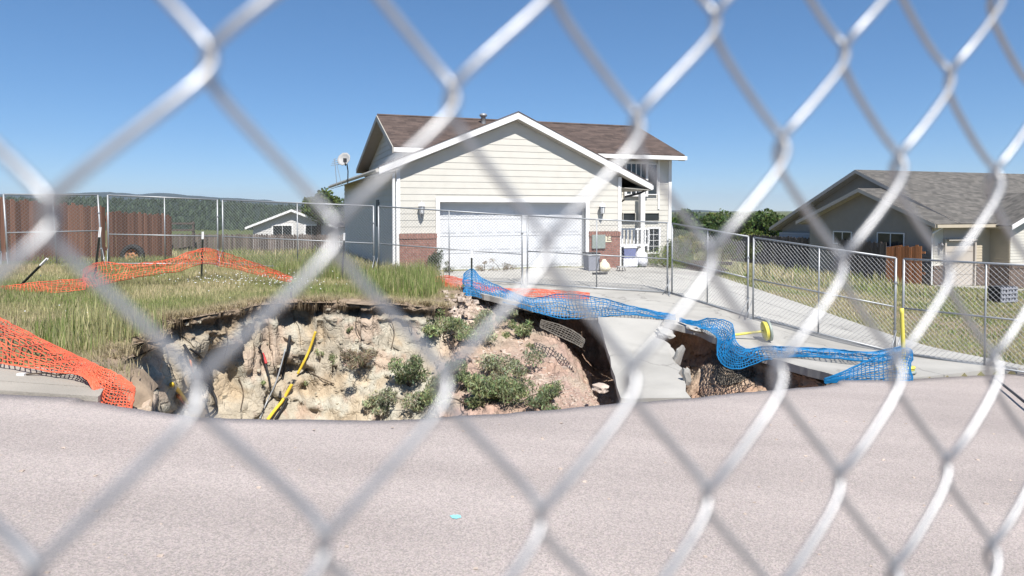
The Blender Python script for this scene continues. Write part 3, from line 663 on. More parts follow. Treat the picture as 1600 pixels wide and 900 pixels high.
# white rake fascia and soffit under the front overhang
for (xa, za), (xb, zb) in (((-.55, 3.05), (3.73, 4.83)), ((3.73, 4.83), (8.5, 2.67))):
    b = MB(); b.prism([(xa, FO-.03, za-.15), (xb, FO-.03, zb-.15), (xb, FO-.03, zb+.06), (xa, FO-.03, za+.06)], (0, .03, 0)); b.build("rake_fascia", 'white', gr)
    b = MB()
    b.prism([(xa, FO, za-.13), (xb, FO, zb-.13), (xb, FO, zb-.16), (xa, FO, za-.16)], (0, -FO+.03, 0)); b.build("soffit", 'soffit', gr)
    b = MB()                                    # shingle edge above the fascia
    b.prism([(xa, FO-.05, za+.062), (xb, FO-.05, zb+.062), (xb, FO-.05, zb+.085), (xa, FO-.05, za+.085)], (0, .06, 0)); b.build("drip_edge", 'shingle', gr)
b = MB(); b.prism([(-.55, FO, 2.93), (-1.0, 10.9, 2.80), (-.42, 10.9, 2.98), (0, FO, 3.05)], (0, 0, -.02)); b.build("side_soffit", 'soffit', gr)
b = MB(); b.tube([(-.60, FO, 3.01), (-1.05, 10.9, 2.88)], .06, 8); b.build("gutter", 'soffit', gr)
b = MB(); b.prism([(8.5, FO, 2.53), (8.5, 2.4, 2.53), (7.47, 2.4, 2.60), (7.47, FO, 2.60)], (0, 0, -.02)); b.build("side_soffit", 'soffit', gr)
b = MB(); b.box(8.48, 8.56, FO, 2.4, 2.55, 2.68); b.build("gutter", 'white', gr)
b = MB(); b.tube([(8.46, FO+.1, 2.58), (8.2, FO+.3, 2.42), (7.62, -.06, 2.30)], .04, 6); b.build("downspout", 'dark', gr)
b = MB(); b.tube([(-.1, -.07, 2.95), (-.1, -.07, .30), (-.14, -.10, .15), (-.52, -.55, -.02)], .045, 8); b.build("downspout", 'white', house)
# upper storey: walls, roof
uw = MB().prism([(.60, 2.0, -.3), (10.66, 2.0, -.3), (10.66, 2.0, 3.80), (.60, 2.0, 3.80)], (0, .12, 0)).build("front_wall", 'siding', house)
z = .10
while z < 3.74:
    z1 = min(z+EXPO, 3.78); board(uw, 7.55, 10.58, z, 7.55, 10.58, z1, 1.998, 'siding'); z += EXPO
MB().box(10.56, 10.69, 1.95, 2.15, -.1, 3.78).build("corner_trim", 'white', house)
MB().box(10.10, 10.17, 1.95, 1.975, 1.9, 3.78).build("corner_trim", 'white', house)
MB().prism([(10.66, 2.12, -.5), (10.66, 10.4, -.5), (10.66, 10.4, 3.7), (10.66, 4.85, 5.15), (10.66, 2.12, 3.8)], (-.12, 0, 0)).build("right_wall", 'siding', house)
lw = MB().prism([(.60, 2.12, 2.6), (.60, 10.4, 2.6), (.60, 10.4, 3.62), (.60, 4.85, 5.15), (.60, 2.12, 3.85)], (.12, 0, 0)).build("left_gable_wall", 'siding', house)
z = 2.9
while z < 5.0:
    z1 = z+EXPO
    yl = lambda q: max(2.05, 4.85-(5.12-q)/.42); yr = lambda q: min(10.4, 4.85+(5.12-q)/.27)
    if yr(z1) > yl(z1)+.1:
        b = MB(); b.hexa([(.578, yl(z), z), (.60, yl(z), z), (.60, yr(z), z), (.578, yr(z), z), (.594, yl(z1), z1), (.60, yl(z1), z1), (.60, yr(z1), z1), (.594, yr(z1), z1)]); b.build("siding_board", 'siding', lw)
    z += EXPO
MB().prism([(.72, 10.3, -.5), (10.5, 10.3, -.5), (10.5, 10.3, 3.6), (.72, 10.3, 3.6)], (0, .12, 0)).build("rear_wall", 'siding', house)
ur = MB().prism([(.22, 1.55, 3.86), (.22, 4.85, 5.24), (.22, 11.0, 3.66), (.22, 10.9, 3.56), (.22, 4.85, 5.10), (.22, 1.65, 3.76)], (10.66, 0, 0)).build("upper_roof", 'soffit', house)
roof_plane(ur, (.16, 1.47, 3.83), (10.93, 1.47, 3.83), (.16, 4.85, 5.245), (10.93, 4.85, 5.245), 'shingle')
roof_plane(ur, (.16, 11.05, 3.65), (10.93, 11.05, 3.65), (.16, 4.85, 5.245), (10.93, 4.85, 5.245), 'shingle')
b = MB(); b.tube([(.16, 4.85, 5.31), (10.93, 4.85, 5.31)], .05, 6); b.build("ridge_cap", 'shingle', ur)
MB().box(.16, 10.98, 1.38, 1.50, 3.70, 3.84).build("gutter", 'white', ur)
MB().prism([(.20, 1.50, 3.70), (10.9, 1.50, 3.70), (10.9, 2.12, 3.76), (.20, 2.12, 3.76)], (0, 0, -.015)).build("front_soffit", 'soffit', ur)
for xx in (.13, 10.90):
    for (ya, za), (yb, zb) in (((1.45, 3.80), (4.85, 5.23)), ((4.85, 5.23), (11.05, 3.64))):
        b = MB(); b.prism([(xx, ya, za-.13), (xx, yb, zb-.13), (xx, yb, zb+.06), (xx, ya, za+.06)], (.03, 0, 0)); b.build("rake_fascia", 'soffit', ur)
        b = MB(); x2 = (.17, .60) if xx < 1 else (10.66, 10.90)
        b.prism([(x2[0], ya, za-.10), (x2[0], yb, zb-.10), (x2[0], yb, zb-.13), (x2[0], ya, za-.13)], (x2[1]-x2[0], 0, 0)); b.build("rake_soffit", 'soffit', ur)
# vents on the roof
b = MB(); b.lathe([(.09, -.1), (.09, .18), (.14, .2), (.15, .26), (.10, .30), (0, .31)], (4.05, 4.4, 5.18), (0,0,1), 12); b.build("roof_vent", 'steel', ur, True)
for x, y in ((3.1, 2.6), (3.45, 2.8), (2.75, 2.5)):
    zb = 3.87+(y-1.5)*.42; b = MB(); b.box(x, x+.28, y, y+.28, zb+.02, zb+.16); b.build("roof_vent_box", 'dark', ur)
# upper right window with grid, transoms and lower window
def window(parent, x0, x1, z0, z1, y, nx, nz, frame=.06, fm='white', name="window", g=.034):
    w_ = MB(); w_.box(x0-frame, x0, y-.05, y+.02, z0-frame, z1+frame); w_.box(x1, x1+frame, y-.05, y+.02, z0-frame, z1+frame); w_.box(x0, x1, y-.05, y+.02, z0-frame, z0); w_.box(x0, x1, y-.05, y+.02, z1, z1+frame)
    fr_ = w_.build(name, fm, parent)
    for i in range(nx):
        for j in range(nz):
            a = x0+(x1-x0)*i/nx; c = x0+(x1-x0)*(i+1)/nx; d = z0+(z1-z0)*j/nz; e = z0+(z1-z0)*(j+1)/nz
            MB().box(a, c, y-.006, y+.012, d, e).build("pane", 'glass', fr_)
    m_ = MB()
    for i in range(1, nx): a = x0+(x1-x0)*i/nx; m_.box(a-g/2, a+g/2, y-.025, y-.008, z0, z1)
    for j in range(1, nz): d = z0+(z1-z0)*j/nz; m_.box(x0, x1, y-.022, y-.009, d-g/2, d+g/2)
    if m_.v: m_.build("muntin", fm, fr_)
    return fr_
window(house, 8.75, 9.55, 2.45, 3.55, 1.93, 4, 2, .09); window(house, 9.62, 10.02, 2.45, 3.55, 1.95, 1, 1, .03)
window(house, 8.62, 9.12, 1.46, 1.74, 1.95, 1, 1, .02, 'siding'); window(house, 9.34, 10.12, 1.46, 1.74, 1.95, 1, 1, .02, 'siding')
window(house, 9.42, 9.62, .30, 1.16, 1.95, 1, 3, .04); window(house, 9.70, 10.12, .30, 1.16, 1.95, 2, 4, .07, g=.016)
b = MB(); b.box(9.14, 9.32, 1.55, 1.73, -.1, 2.55); b.build("porch_post", 'white', house)
b = MB(); b.box(7.5, 9.4, .75, 2.0, -.3, .12); b.build("porch_step", 'concrete', house)
rl = MB(); rl.box(7.86, 9.14, .95, 1.02, 1.16, 1.22); rl.box(7.86, 9.14, .95, 1.02, .58, .66); rail = rl.build("porch_railing", 'white', house)
for k in range(9):
    x = 7.90+k*.15; MB().box(x, x+.055, .955, 1.01, .66, 1.16).build("baluster", 'white', rail)
b = MB(); b.tube([(7.8, 1.5, 2.12), (8.1, 1.3, 2.08), (8.35, 1.35, 2.22)], .03, 6); b.build("porch_bracket", 'dark', house)
b = MB(); b.tube([(8.35, 1.9, 2.0), (8.35, 1.72, 2.0), (8.38, 1.68, 1.9)], .035, 6); b.build("porch_lamp", 'lamp', house)

# satellite dish and antenna standing on the garage roof's rear corner
q = P(541, 276, 24.5)
t = thing("satellite_dish", "pale square satellite dish on a thin mast at the left roof edge", "satellite dish", q)
b = MB(); fwd = Vector((-.25, -.9, .35)).normalized(); b.lathe([(.0, 0), (.10, .012), (.19, .035), (.25, .07), (.26, .075), (.25, .085), (.18, .05), (.10, .025), (0, .012)], (-.05, 0, .60), fwd, 9); b.build("dish", 'dish', t, True)
MB().tube([(.04, .05, -.25), (.06, .02, .2), (.0, .05, .55)], .022, 6).build("mast", 'dark', t)
MB().tube([(-.02, .02, .5), (.05, -.3, .38), (.06, -.45, .52)], .02, 6).build("feed_arm", 'dark', t)
MB().box(.02, .12, -.52, -.40, .48, .62).build("receiver", 'dark', t)
q = P(524, 276, 24.5)
t = thing("antenna", "thin wire aerial beside the satellite dish", "antenna", q)
MB().tube([(.05, 0, -.35), (.0, 0, .35), (-.03, 0, .62)], .012, 5).build("mast", 'steel', t)
MB().tube([(.22, 0, -.3), (.05, 0, .45)], .008, 5).build("brace", 'steel', t)
for k in range(4): MB().tube([(-.16+.03*k, 0, .40+.07*k), (.12-.03*k, .02, .44+.07*k)], .01, 5).build("element", 'steel', t)
# things near the garage and porch
def hp(x, y, z): a = HR; return Vector((HO[0]+x*cos(a)-y*sin(a), HO[1]+x*sin(a)+y*cos(a), z))
q = hp(5.98, -.85, 0); q.z = zg(q.x, q.y)+.02
t = thing("waste_bin", "grey bin with dark lid standing by the garage door's right edge", "bin", q, HR)
b = MB(); b.hexa([(-.17,-.17,0),(.17,-.17,0),(.17,.17,0),(-.17,.17,0),(-.2,-.2,.46),(.2,-.2,.46),(.2,.2,.46),(-.2,.2,.46)]); b.build("body", 'bin', t)
MB().box(-.215, .215, -.215, .215, .47, .51).build("rim", 'white', t); MB().box(-.21, .21, -.22, .21, .515, .56).build("lid", 'dark', t)
q = hp(6.35, -1.0, 0); q.z = zg(q.x, q.y)+.02
b = MB(); b.lathe([(0, 0), (.17, .01), (.21, .1), (.16, .22), (.08, .3), (.05, .36), (0, .37)], (0, 0, 0), (0,0,1), 14)
o = b.build("cloth_sack", 'plaque', None, True, label="small cream sack slumped beside the grey bin", category="sack"); o.location = q
q = hp(5.75, -1.9, 0); q.z = zg(q.x, q.y)+.03
t = thing("push_broom", "thin handled push broom leaning toward the sack on the driveway", "broom", q, HR)
MB().tube([(0, 0, .03), (.42, .9, .42)], .013, 6).build("handle", 'dark', t); MB().box(-.24, .24, -.035, .035, 0, .05).build("head", 'dark', t)
q = hp(7.95, .4, 0); q.z = zg(q.x, q.y)+.02
t = thing("storage_tub", "blue lidded tub on the porch below the white railing", "tub", q, HR)
b = MB(); b.hexa([(-.2,-.18,.28),(.2,-.18,.28),(.2,.18,.28),(-.2,.18,.28),(-.24,-.21,.62),(.24,-.21,.62),(.24,.21,.62),(-.24,.21,.62)]); b.build("body", 'binblue', t); MB().box(-.26, .26, -.23, .23, .625, .67).build("lid", 'white', t)
MB().box(-.27, .27, -.24, .24, .0, .275).build("crate", 'sack', t)
q = hp(8.45, .35, 0); q.z = zg(q.x, q.y)+.02
b = MB(); b.lathe([(0, 0), (.2, .02), (.25, .2), (.22, .42), (.12, .55), (.06, .62), (0, .63)], (0, 0, 0), (0,0,1), 14)
o = b.build("plastic_sack", 'sack', None, True, label="white plastic sack between the blue tub and the green shrub", category="sack"); o.location = q
q = hp(6.95, -1.0, 0); q.z = zg(q.x, q.y)+.02
t = thing("foot_stool", "small low stool in front of the right brick pier", "stool", q, HR)
MB().box(-.14, .14, -.1, .1, .12, .15).build("seat", 'dish', t)
for sx in (-.11, .11):
    for sy in (-.08, .08): MB().tube([(sx, sy, 0), (sx*.8, sy*.8, .12)], .012, 5).build("leg", 'dark', t)
# ---------------------------------------------------------------- portable chain-link panels
def fence_panel(a, c, label, mid=True, height=1.83, lean=(0, 0), midrail=.5, wire=.0028, cell=.062):
    a = Vector(a); c = Vector(c); L = (c-a).length; d = (c-a)/L
    t = thing("portable_fence", label, "fence panel", a, 0, "portable fence panels around the hole")
    d3 = Vector((d.x, d.y, d.z)); lv = Vector((lean[0], lean[1], 0)); up_ = (Vector((0,0,1))+lv)
    pt = lambda s, z: d3*s+up_*z
    zb = .07
    for s in (0.02, L-.02):
        MB().tube([pt(s, 0), pt(s, height)], .021, 8).build("post", 'steel', t, True)
    MB().tube([pt(.02, height), pt(L-.02, height)], .019, 8).build("top_rail", 'steel', t, True)
    MB().tube([pt(.02, zb), pt(L-.02, zb)], .019, 8).build("bottom_rail", 'steel', t, True)
    MB().tube([pt(.02, height*midrail), pt(L-.02, height*midrail)], .016, 8).build("middle_rail", 'steel', t, True)
    if mid: MB().tube([pt(L/2, zb), pt(L/2, height)], .016, 8).build("brace_post", 'steel', t, True)
    b = MB(); n_ = Vector((-d.y, d.x, 0)); H = height-zb; st = cell*1.414; k = -H
    while k < L:
        for sgn, off in ((1, .004), (-1, -.004)):
            s0, s1 = k, k+H; z0, z1 = 0, H
            if sgn < 0: z0, z1 = H, 0
            if s0 < 0: z0 = z0+(z1-z0)*(-s0)/(s1-s0); s0 = 0
            if s1 > L: z1 = z0+(z1-z0)*(L-s0)/(s1-s0); s1 = L
            if s1-s0 > .03: b.tube([pt(s0, zb+z0)+n_*off, pt(s1, zb+z1)+n_*off], wire, 3, False)
        k += st
    b.build("wire_mesh", 'mesh', t, kind="stuff")
    for s in (0.0, L):     # stand feet
        b = MB(); p0 = pt(s, 0); b.tube([p0-n_*.38+Vector((0,0,.02)), p0+n_*.38+Vector((0,0,.02))], .02, 6); b.build("stand", 'steel', t, True)
        b = MB(); b.tube([p0-n_*.30+Vector((0,0,.03)), pt(s, .45)], .012, 5); b.build("stand_brace", 'steel', t, True)
    for z in (height*.25, height*.75): MB().lathe([(.03, -.02), (.034, 0), (.03, .02)], pt(L-.02, z), up_, 8).build("clamp", 'zinc', t)
    return t
POSTS = [(-200, 428, 15.0), (8, 424, 16.2), (165, 416, 17.5), (345, 416, 18.8), (588, 428, 18.4), (820, 447, 17.75), (1047, 461, 17.3), (1172, 500, 15.0), (1404, 557, 12.7), (1700, 604, 10.5)]
PL = ["fence panel at the far left edge in front of the red board fence", "fence panel left of the tyre in front of the red fence", "fence panel before the tyre and the red fence's end",
 "fence panel in front of the small grey house with white gable", "fence panel before the left half of the garage door", "fence panel before the garage door's right half and house number",
 "short fence panel at the corner turning toward the street", "fence panel beside the driveway in front of the grey board fence", "nearest right hand fence panel in front of the neighbouring garage"]
PW = []
for (x, y, Y) in POSTS: PW.append(P(x, y, Y))
for i, lb in enumerate(PL):
    a, c = PW[i].copy(), PW[i+1].copy(); g = (c-a).normalized()*.05
    fence_panel(a+g, c-g, "portable chain link "+lb.replace("fence panel", "panel"), True, lean=((-.05, 0) if i < 2 else (.0, .0)), midrail=(.45 if i in (2, 3, 4) else .5))
# fallen brace pipe at right edge of the road
a = G(1552, 592, 6, 14); c = G(1640, 668, 6, 14)
MB().tube([a+Vector((0,0,.03)), c+Vector((0,0,.06))], .018, 6).build("brace_pipe", 'dark', None, True, label="thin dark pipe lying on the road at the right edge", category="pipe")

# ---------------------------------------------------------------- board fences
def board_fence(name, label, a, c, bw, h, m, group=None, pick=False, rails=2, gap=.010, front=None):
    a = Vector(a); c = Vector(c); L = (c-a).length; d = (c-a)/L; n_ = Vector((-d.y, d.x, 0)).normalized()
    t = thing(name, label, "fence", a, 0, group); k = int(L/bw); protos = []
    for i in range(k):
        p = d*(i*bw)
        if len(protos) < 5:
            j = len(protos); hh = h*(1+.012*(j-2)); b = MB(); x0 = d*(gap); x1 = d*(bw-gap); th = n_*.02; o_ = n_*(.004*((j*37) % 5))
            if pick: top = [Vector((0,0,hh-.05)), Vector((0,0,hh-.05))]; b.prism([x0+o_, x1+o_, x1+o_+Vector((0,0,hh-.05)), (x0+x1)/2+(x1-x0)*.25+o_+Vector((0,0,hh)), (x0+x1)/2-(x1-x0)*.25+o_+Vector((0,0,hh)), x0+o_+Vector((0,0,hh-.05))], th)
            else: b.prism([x0+o_, x1+o_, x1+o_+Vector((0,0,hh)), x0+o_+Vector((0,0,hh))], th)
            o = b.build("board", m, t); protos.append(o); o.location = p
        else:
            part("board", protos[(i*7+i//5) % 5], t, p+Vector((0,0,random.uniform(-.015, .015))))
    for r in range(rails):
        z = h*(.25+.55*r/max(1, rails-1)); s_ = 1 if front is None else front
        b = MB(); p0 = n_*.026*s_+Vector((0,0,z)); b.prism([p0, p0+d*L, p0+d*L+Vector((0,0,.09)), p0+Vector((0,0,.09))], n_*.035*s_); b.build("rail", m, t)
    return t
zr_ = lambda x, y, dz=0: Vector((x, y, zg(x, y)+dz))
board_fence("board_fence", "tall dark red stained board fence on the left behind the tyre", P(-30, 418, 16.8), P(168, 412, 21.0), .145, 1.74, 'wood_red', "red board fences")
board_fence("board_fence", "lighter red board fence section ending at the open yard right of the tyre", P(168, 412, 21.0), P(270, 407, 24.5), .145, 1.62, 'wood_red', "red board fences")
board_fence("picket_fence", "low grey weathered picket fence in front of the small grey house", P(268, 400, 37), P(560, 402, 36), .14, 1.2, 'wood_grey', None, True)
board_fence("board_fence", "long grey weathered board fence receding beside the right hand lawn", P(1128, 405, 47), P(1384, 440, 31.5), .15, 1.8, 'wood_grey')
board_fence("board_fence", "short new orange brown board fence beside the neighbouring house", P(1384, 441, 31.2), P(1444, 444, 29.6), .15, 1.66, 'wood_orange')
# post and rail fence end at the left rear
t = thing("rail_fence", "short weathered two rail fence behind the fence panels left of the grey house", "fence", P(262, 398, 36))
for x in (0, 1.3): MB().box(x, x+.1, 0, .1, 0, 1.75).build("post", 'wood_grey', t)
for z in (1.25, 1.6): MB().box(-.05, 1.45, -.03, -.002, z, z+.1).build("rail", 'wood_grey', t)

# ---------------------------------------------------------------- steel T posts with white tips
def tpost(top, base, label):
    base = Vector(base); top = Vector(top); t = thing("fence_stake", label, "stake", base, 0, "steel T posts"); d = top-base; k = d.length; d.normalize()
    s_ = d.cross(Vector((0, 1, 0))).normalized(); f_ = d.cross(s_)
    b = MB(); b0 = -d*.25
    for w_, dp in ((s_*.022, f_*.005), (s_*.005, f_*.028)): b.hexa([b0-w_-dp, b0+w_-dp, b0+w_+dp, b0-w_+dp, d*k*.82-w_-dp, d*k*.82+w_-dp, d*k*.82+w_+dp, d*k*.82-w_+dp])
    for i in range(12):
        z = k*(.08+.06*i); b.hexa([d*z-s_*.010-f_*.036, d*z+s_*.010-f_*.036, d*z+s_*.010, d*z-s_*.010, d*(z+.018)-s_*.010-f_*.036, d*(z+.018)+s_*.010-f_*.036, d*(z+.018)+s_*.010, d*(z+.018)-s_*.010])
    b.build("shaft", 'tpost', t)
    b = MB()
    for w_, dp in ((s_*.023, f_*.006), (s_*.006, f_*.029)): b.hexa([d*k*.82-w_-dp, d*k*.82+w_-dp, d*k*.82+w_+dp, d*k*.82-w_+dp, d*k-w_-dp, d*k+w_-dp, d*k+w_+dp, d*k-w_+dp])
    b.build("white_tip", 'white', t)
tpost(P(157, 355, 13.8), P(147, 441, 13.8), "dark steel stake with white tip standing in front of the tall red fence")
tpost(P(317, 362, 15.6), P(315, 426, 15.6), "dark steel stake with white tip at the peak of the long orange net")
tpost(P(538, 364, 16.8), P(535, 428, 16.8), "dark steel stake with white tip standing in grass left of the garage")
tpost(P(74, 404, 12.6), P(14, 464, 12.6), "steel stake with white tip leaning steeply at the far left")
tpost(P(737, 392, 16.9), P(737, 452, 16.9), "thin steel stake holding up the peak of the blue net")

# ---------------------------------------------------------------- plastic nets
def NP(k, L): return [P(x, y, Y*k) for x, y, Y in L]
def net(name, label, cat, tops, bots, m, cell=.05, r=.006, fold=.05, seed=0, fshape=3.0, dens=1.0, group=None, wob=.005, sub=None):
    T = cr([tuple(p) for p in tops], 24); B = cr([tuple(p) for p in bots], 24); Lt = np.linalg.norm(np.diff(T, axis=0), axis=1).sum(); H = np.linalg.norm(T-B, axis=1)
    nu = int(Lt/cell*dens); nv = max(4, int(H.mean()/cell*dens*1.15))
    if sub: nv = sub
    S = np.linspace(0, 1, nu)*(len(T)-1); Vv = np.linspace(0, 1, nv); g = np.zeros((nu, nv, 3)); rr = random.Random(seed)
    for i in range(nu):
        k = min(int(S[i]), len(T)-2); f = S[i]-k; a = lerp(T[k], T[k+1], f); b_ = lerp(B[k], B[k+1], f); hh = np.linalg.norm(a-b_)
        for j in range(nv):
            p = lerp(a, b_, Vv[j])
            e = sin(Vv[j]*pi)*.75+.25
            w1 = fbm((p[0]*1.2, p[1]*1.2, p[2]*1.2+seed), fshape, 3); w2 = fbm((p[0], p[1], p[2]+seed+9), fshape*.8, 3); w3 = fbm((p[0], p[1], p[2]+seed+30), 9, 2)
            g[i, j] = p+np.array([w2*.6, w1, abs(w2)*.7])*fold*e*min(1.5, hh*2)+np.array([rr.uniform(-1, 1), rr.uniform(-1, 1), rr.uniform(-1, 1)])*wob+np.array([0, 0, w3*.12*fold])
    b = MB()
    for j in range(nv): b.tube([g[i, j] for i in range(nu)], r*(1.5 if j in (0, nv-1) else 1), 3, False)
    for i in range(nu): b.tube([g[i, j] for j in range(nv)], r, 3, False)
    o = b.build(name, m, None); o["label"] = label; o["category"] = cat
    if group: o["group"] = group
    return o
# near-left orange net
up1 = lambda p, z: Vector((p[0], p[1], p[2]+z))
net("safety_net", "orange safety net draped over the kerb at the near left and hanging into the hole", "net",
    NP(.955, [(-60, 470, 10.0), (0, 497, 9.3), (80, 538, 7.9), (140, 566, 7.1), (172, 580, 6.9), (204, 600, 6.75)]),
    NP(.975, [(-60, 560, 7.0), (0, 567, 6.95), (80, 581, 6.75), (134, 590, 6.6), (158, 634, 6.35), (206, 642, 6.3)]), 'orange', .098, .0062, .08, 3, 2.4, 1.0)
net("safety_net", "long orange safety net slumped between the white tipped stakes on the grass", "net",
    NP(.975, [(128, 424, 13.9), (150, 412, 13.9), (210, 413, 14.3), (270, 404, 14.8), (317, 389, 15.6), (345, 394, 15.8), (400, 412, 15.8), (455, 432, 15.2)]),
    NP(.965, [(132, 454, 13.4), (152, 448, 13.4), (210, 434, 13.9), (270, 426, 14.4), (317, 413, 15.3), (345, 416, 15.5), (400, 430, 15.3), (455, 441, 14.9)]), 'orange', .074, .0055, .13, 5, 2.5, 1.1)
net("safety_net", "orange safety net slumped low at the far left beside the leaning stake", "net",
    NP(.955, [(-40, 452, 12.6), (20, 446, 12.7), (70, 440, 12.9), (134, 436, 13.4)]), NP(.955, [(-40, 468, 12.2), (20, 464, 12.4), (70, 459, 12.6), (134, 454, 12.9)]), 'orange', .064, .0058, .10, 6, 2.5, 1.1)
net("safety_net", "orange safety net lying crumpled at the garage driveway's left edge", "net",
    [P(676, 434, 17.8), P(700, 431, 17.9), P(725, 437, 17.6), P(780, 450, 17.2), P(840, 452, 17.0), P(920, 458, 16.6)],
    [P(680, 456, 16.9), P(700, 456, 16.9), P(725, 457, 16.8), P(780, 462, 16.5), P(840, 464, 16.2), P(920, 468, 16.0)], 'orange', .055, .0055, .08, 8, 2.5, 1.0)
# blue nets along the broken driveway edge
net("blue_net", "blue plastic net hung from a stake along the broken driveway edge", "net",
    [P(724, 428, 16.8), P(737, 421, 16.9), P(752, 434, 16.7), P(790, 452, 16.2), P(830, 466, 15.5), P(875, 460, 15.6), P(930, 465, 15.4), P(985, 478, 14.9), P(1030, 488, 14.6), P(1056, 492, 14.4)],
    [P(724, 461, 16.4), P(737, 463, 16.4), P(760, 467, 16.2), P(795, 475, 15.6), P(835, 487, 14.9), P(880, 498, 14.55), P(930, 496, 14.5), P(985, 492, 14.4), P(1030, 498, 14.2), P(1056, 500, 14.1)], 'blue', .074, .0085, .09, 2, 2.6, 1.1)
net("blue_net", "blue plastic net sagging over the hole edge beside the fallen yellow post", "net",
    [P(1062, 497, 14.2), P(1085, 502, 13.8), P(1112, 498, 13.7), P(1142, 505, 13.5), P(1148, 530, 12.6), P(1165, 546, 12.2), P(1195, 541, 12.2), P(1240, 543, 12.0), P(1300, 546, 11.8), P(1360, 550, 11.6), P(1415, 540, 11.6)],
    [P(1062, 502, 14.1), P(1085, 510, 13.6), P(1118, 524, 12.9), P(1122, 556, 12.0), P(1136, 574, 11.5), P(1160, 576, 11.3), P(1195, 564, 11.5), P(1240, 558, 11.7), P(1300, 560, 11.4), P(1360, 565, 11.2), P(1418, 560, 11.4)], 'blue', .074, .0085, .09, 4, 2.6, 1.1)
net("blue_net", "blue net gathered at the upright yellow post and spread down to the road", "net",
    NP(.97, [(1424, 548, 10.9), (1412, 544, 10.9), (1370, 557, 10.6), (1330, 575, 10.3), (1288, 592, 10.0)]), NP(.972, [(1426, 593, 10.35), (1410, 595, 10.3), (1370, 596, 10.2), (1330, 597, 10.1), (1288, 598, 10.0)]), 'blue', .075, .0075, .05, 7, 2.4, 1.0, sub=11)
# ---------------------------------------------------------------- yellow delineator posts
def delineator(base, axis, label, h=1.05, k=.85, tr=.036):
    t = thing("delineator_post", label, "traffic post", base, 0, "yellow delineator posts")
    ax = Vector(axis).normalized()
    t.scale = (k, k, k)
    MB().lathe([(0, 0), (.20, 0), (.20, .035), (.185, .05), (.0, .05)], (0,0,0), ax, 24).build("base_plate", 'panel_green', t, True)
    MB().lathe([(0, .052), (.175, .052), (.175, .085), (.13, .105), (.0, .108)], (0,0,0), ax, 24).build("base_ring", 'yellow', t, True)
    MB().lathe([(.175, .087), (.19, .092), (.19, .118), (.10, .125), (.0, .127)], (0,0,0), ax, 24).build("base_cap", 'yellow', t, True)
    MB().lathe([(tr*1.15, .12), (tr*1.1, .2), (tr, h*.9), (tr*1.12, h*.92), (tr*1.12, h), (.0, h)], (0,0,0), ax, 14).build("tube", 'yellow', t, True)
    return t
q = P(1203, 511, 13.1); g0 = zg(q.x, q.y)+.03
delineator((q.x, q.y, g0+.20), (-.97, .05, -.13), "yellow delineator post fallen on its side with round base on the driveway", .72, k=1.0, tr=.024)
q = P(1413, 590, 10.6)
delineator((q.x, q.y, zg(q.x, q.y)+.03), (-.03, .05, 1), "yellow delineator post standing wrapped in blue net at the road's right", 1.22, k=.82)
# ---------------------------------------------------------------- cables and pipes sticking out of the pit wall
from mathutils.bvhtree import BVHTree
_bv = BVHTree.FromPolygons([tuple(v) for v in PV.reshape(-1, 3)], [tuple(int(i) for i in f) for f in np.stack([np.arange(R_*K).reshape(R_, K)[:-1], np.arange(R_*K).reshape(R_, K)[1:], np.roll(np.arange(R_*K).reshape(R_, K), -1, axis=1)[1:], np.roll(np.arange(R_*K).reshape(R_, K), -1, axis=1)[:-1]], -1).reshape(-1, 4)])
def W(px, py, off=.06):                       # pixel -> point on the pit surface, moved toward the viewer
    o = Vector((0, 0, CAMZ)); d = (P(px, py, 10)-o).normalized(); h = _bv.ray_cast(o, d)
    far = None; start = o
    for _ in range(6):
        h = _bv.ray_cast(start, d)
        if h[0] is None: break
        far = h[0]
        if h[0].y > 8.2: break
        start = h[0]+d*.01
    if far is None: far = P(px, py, 11)
    return far-d*off
def cable(name, pts, r, m, label, cat, offs=.06):
    Wp = [tuple(W(x, y, offs if isinstance(offs, float) else offs[i])) for i, (x, y) in enumerate(pts)]
    sm = cr(Wp, 8) if len(Wp) > 2 else np.array(Wp)
    return MB().tube([tuple(p) for p in sm], r, 7).build(name, m, None, True, label=label, category=cat)
cable("cable", [(287,538),(300,560),(318,590),(332,612),(338,628),(334,642),(322,650)], .022, 'black', "thick black cable curling down the left wall of the hole", "cable", .12)
cable("cable", [(297,545),(312,556),(324,572),(330,588)], .018, 'black', "short black cable branching off near the left wall's top", "cable", .10)
cable("cable", [(312,600),(320,625),(328,652)], .010, 'black', "thin dark cable hanging beside the thick curled cable", "cable", .10)
cable("cable", [(296,556),(300,575),(305,592)], .014, 'pipe_orange', "short rusty orange cable between the black cables on the left wall", "cable", .10)
cable("pipe", [(453,524),(449,550),(443,580),(437,622)], .026, 'black', "straight black pipe standing against the clay wall", "pipe", .10)
cable("pipe", [(446,545),(432,595),(416,630),(406,654)], .014, 'steel', "thin grey pipe crossing behind the straight black pipe", "pipe", .08)
cable("cable", [(404,542),(411,558),(418,580),(423,606)], .018, 'black', "short black cable with red tape on the clay wall", "cable", .10)
cable("tape_strip", [(410,552),(414,562),(416,568)], .026, 'red', "red tape wrapped round the short black cable", "tape", .10)
cable("pipe", [(493,518),(484,545),(475,565),(465,584)], .024, 'pipe_yellow', "upper yellow gas pipe slanting down the pale clay wall", "pipe", .10)
cable("pipe", [(456,600),(442,625),(430,640),(418,656)], .030, 'pipe_yellow', "lower yellow gas pipe slanting out at the near road edge", "pipe", .12)
cable("pipe", [(449,622),(440,640),(430,655)], .022, 'black', "short black pipe beside the lower yellow pipe", "pipe", .10)
cable("pipe", [(268,600),(280,612),(293,630)], .030, 'pipe_yellow', "bent yellow pipe in the dark cleft at the left", "pipe", .14)
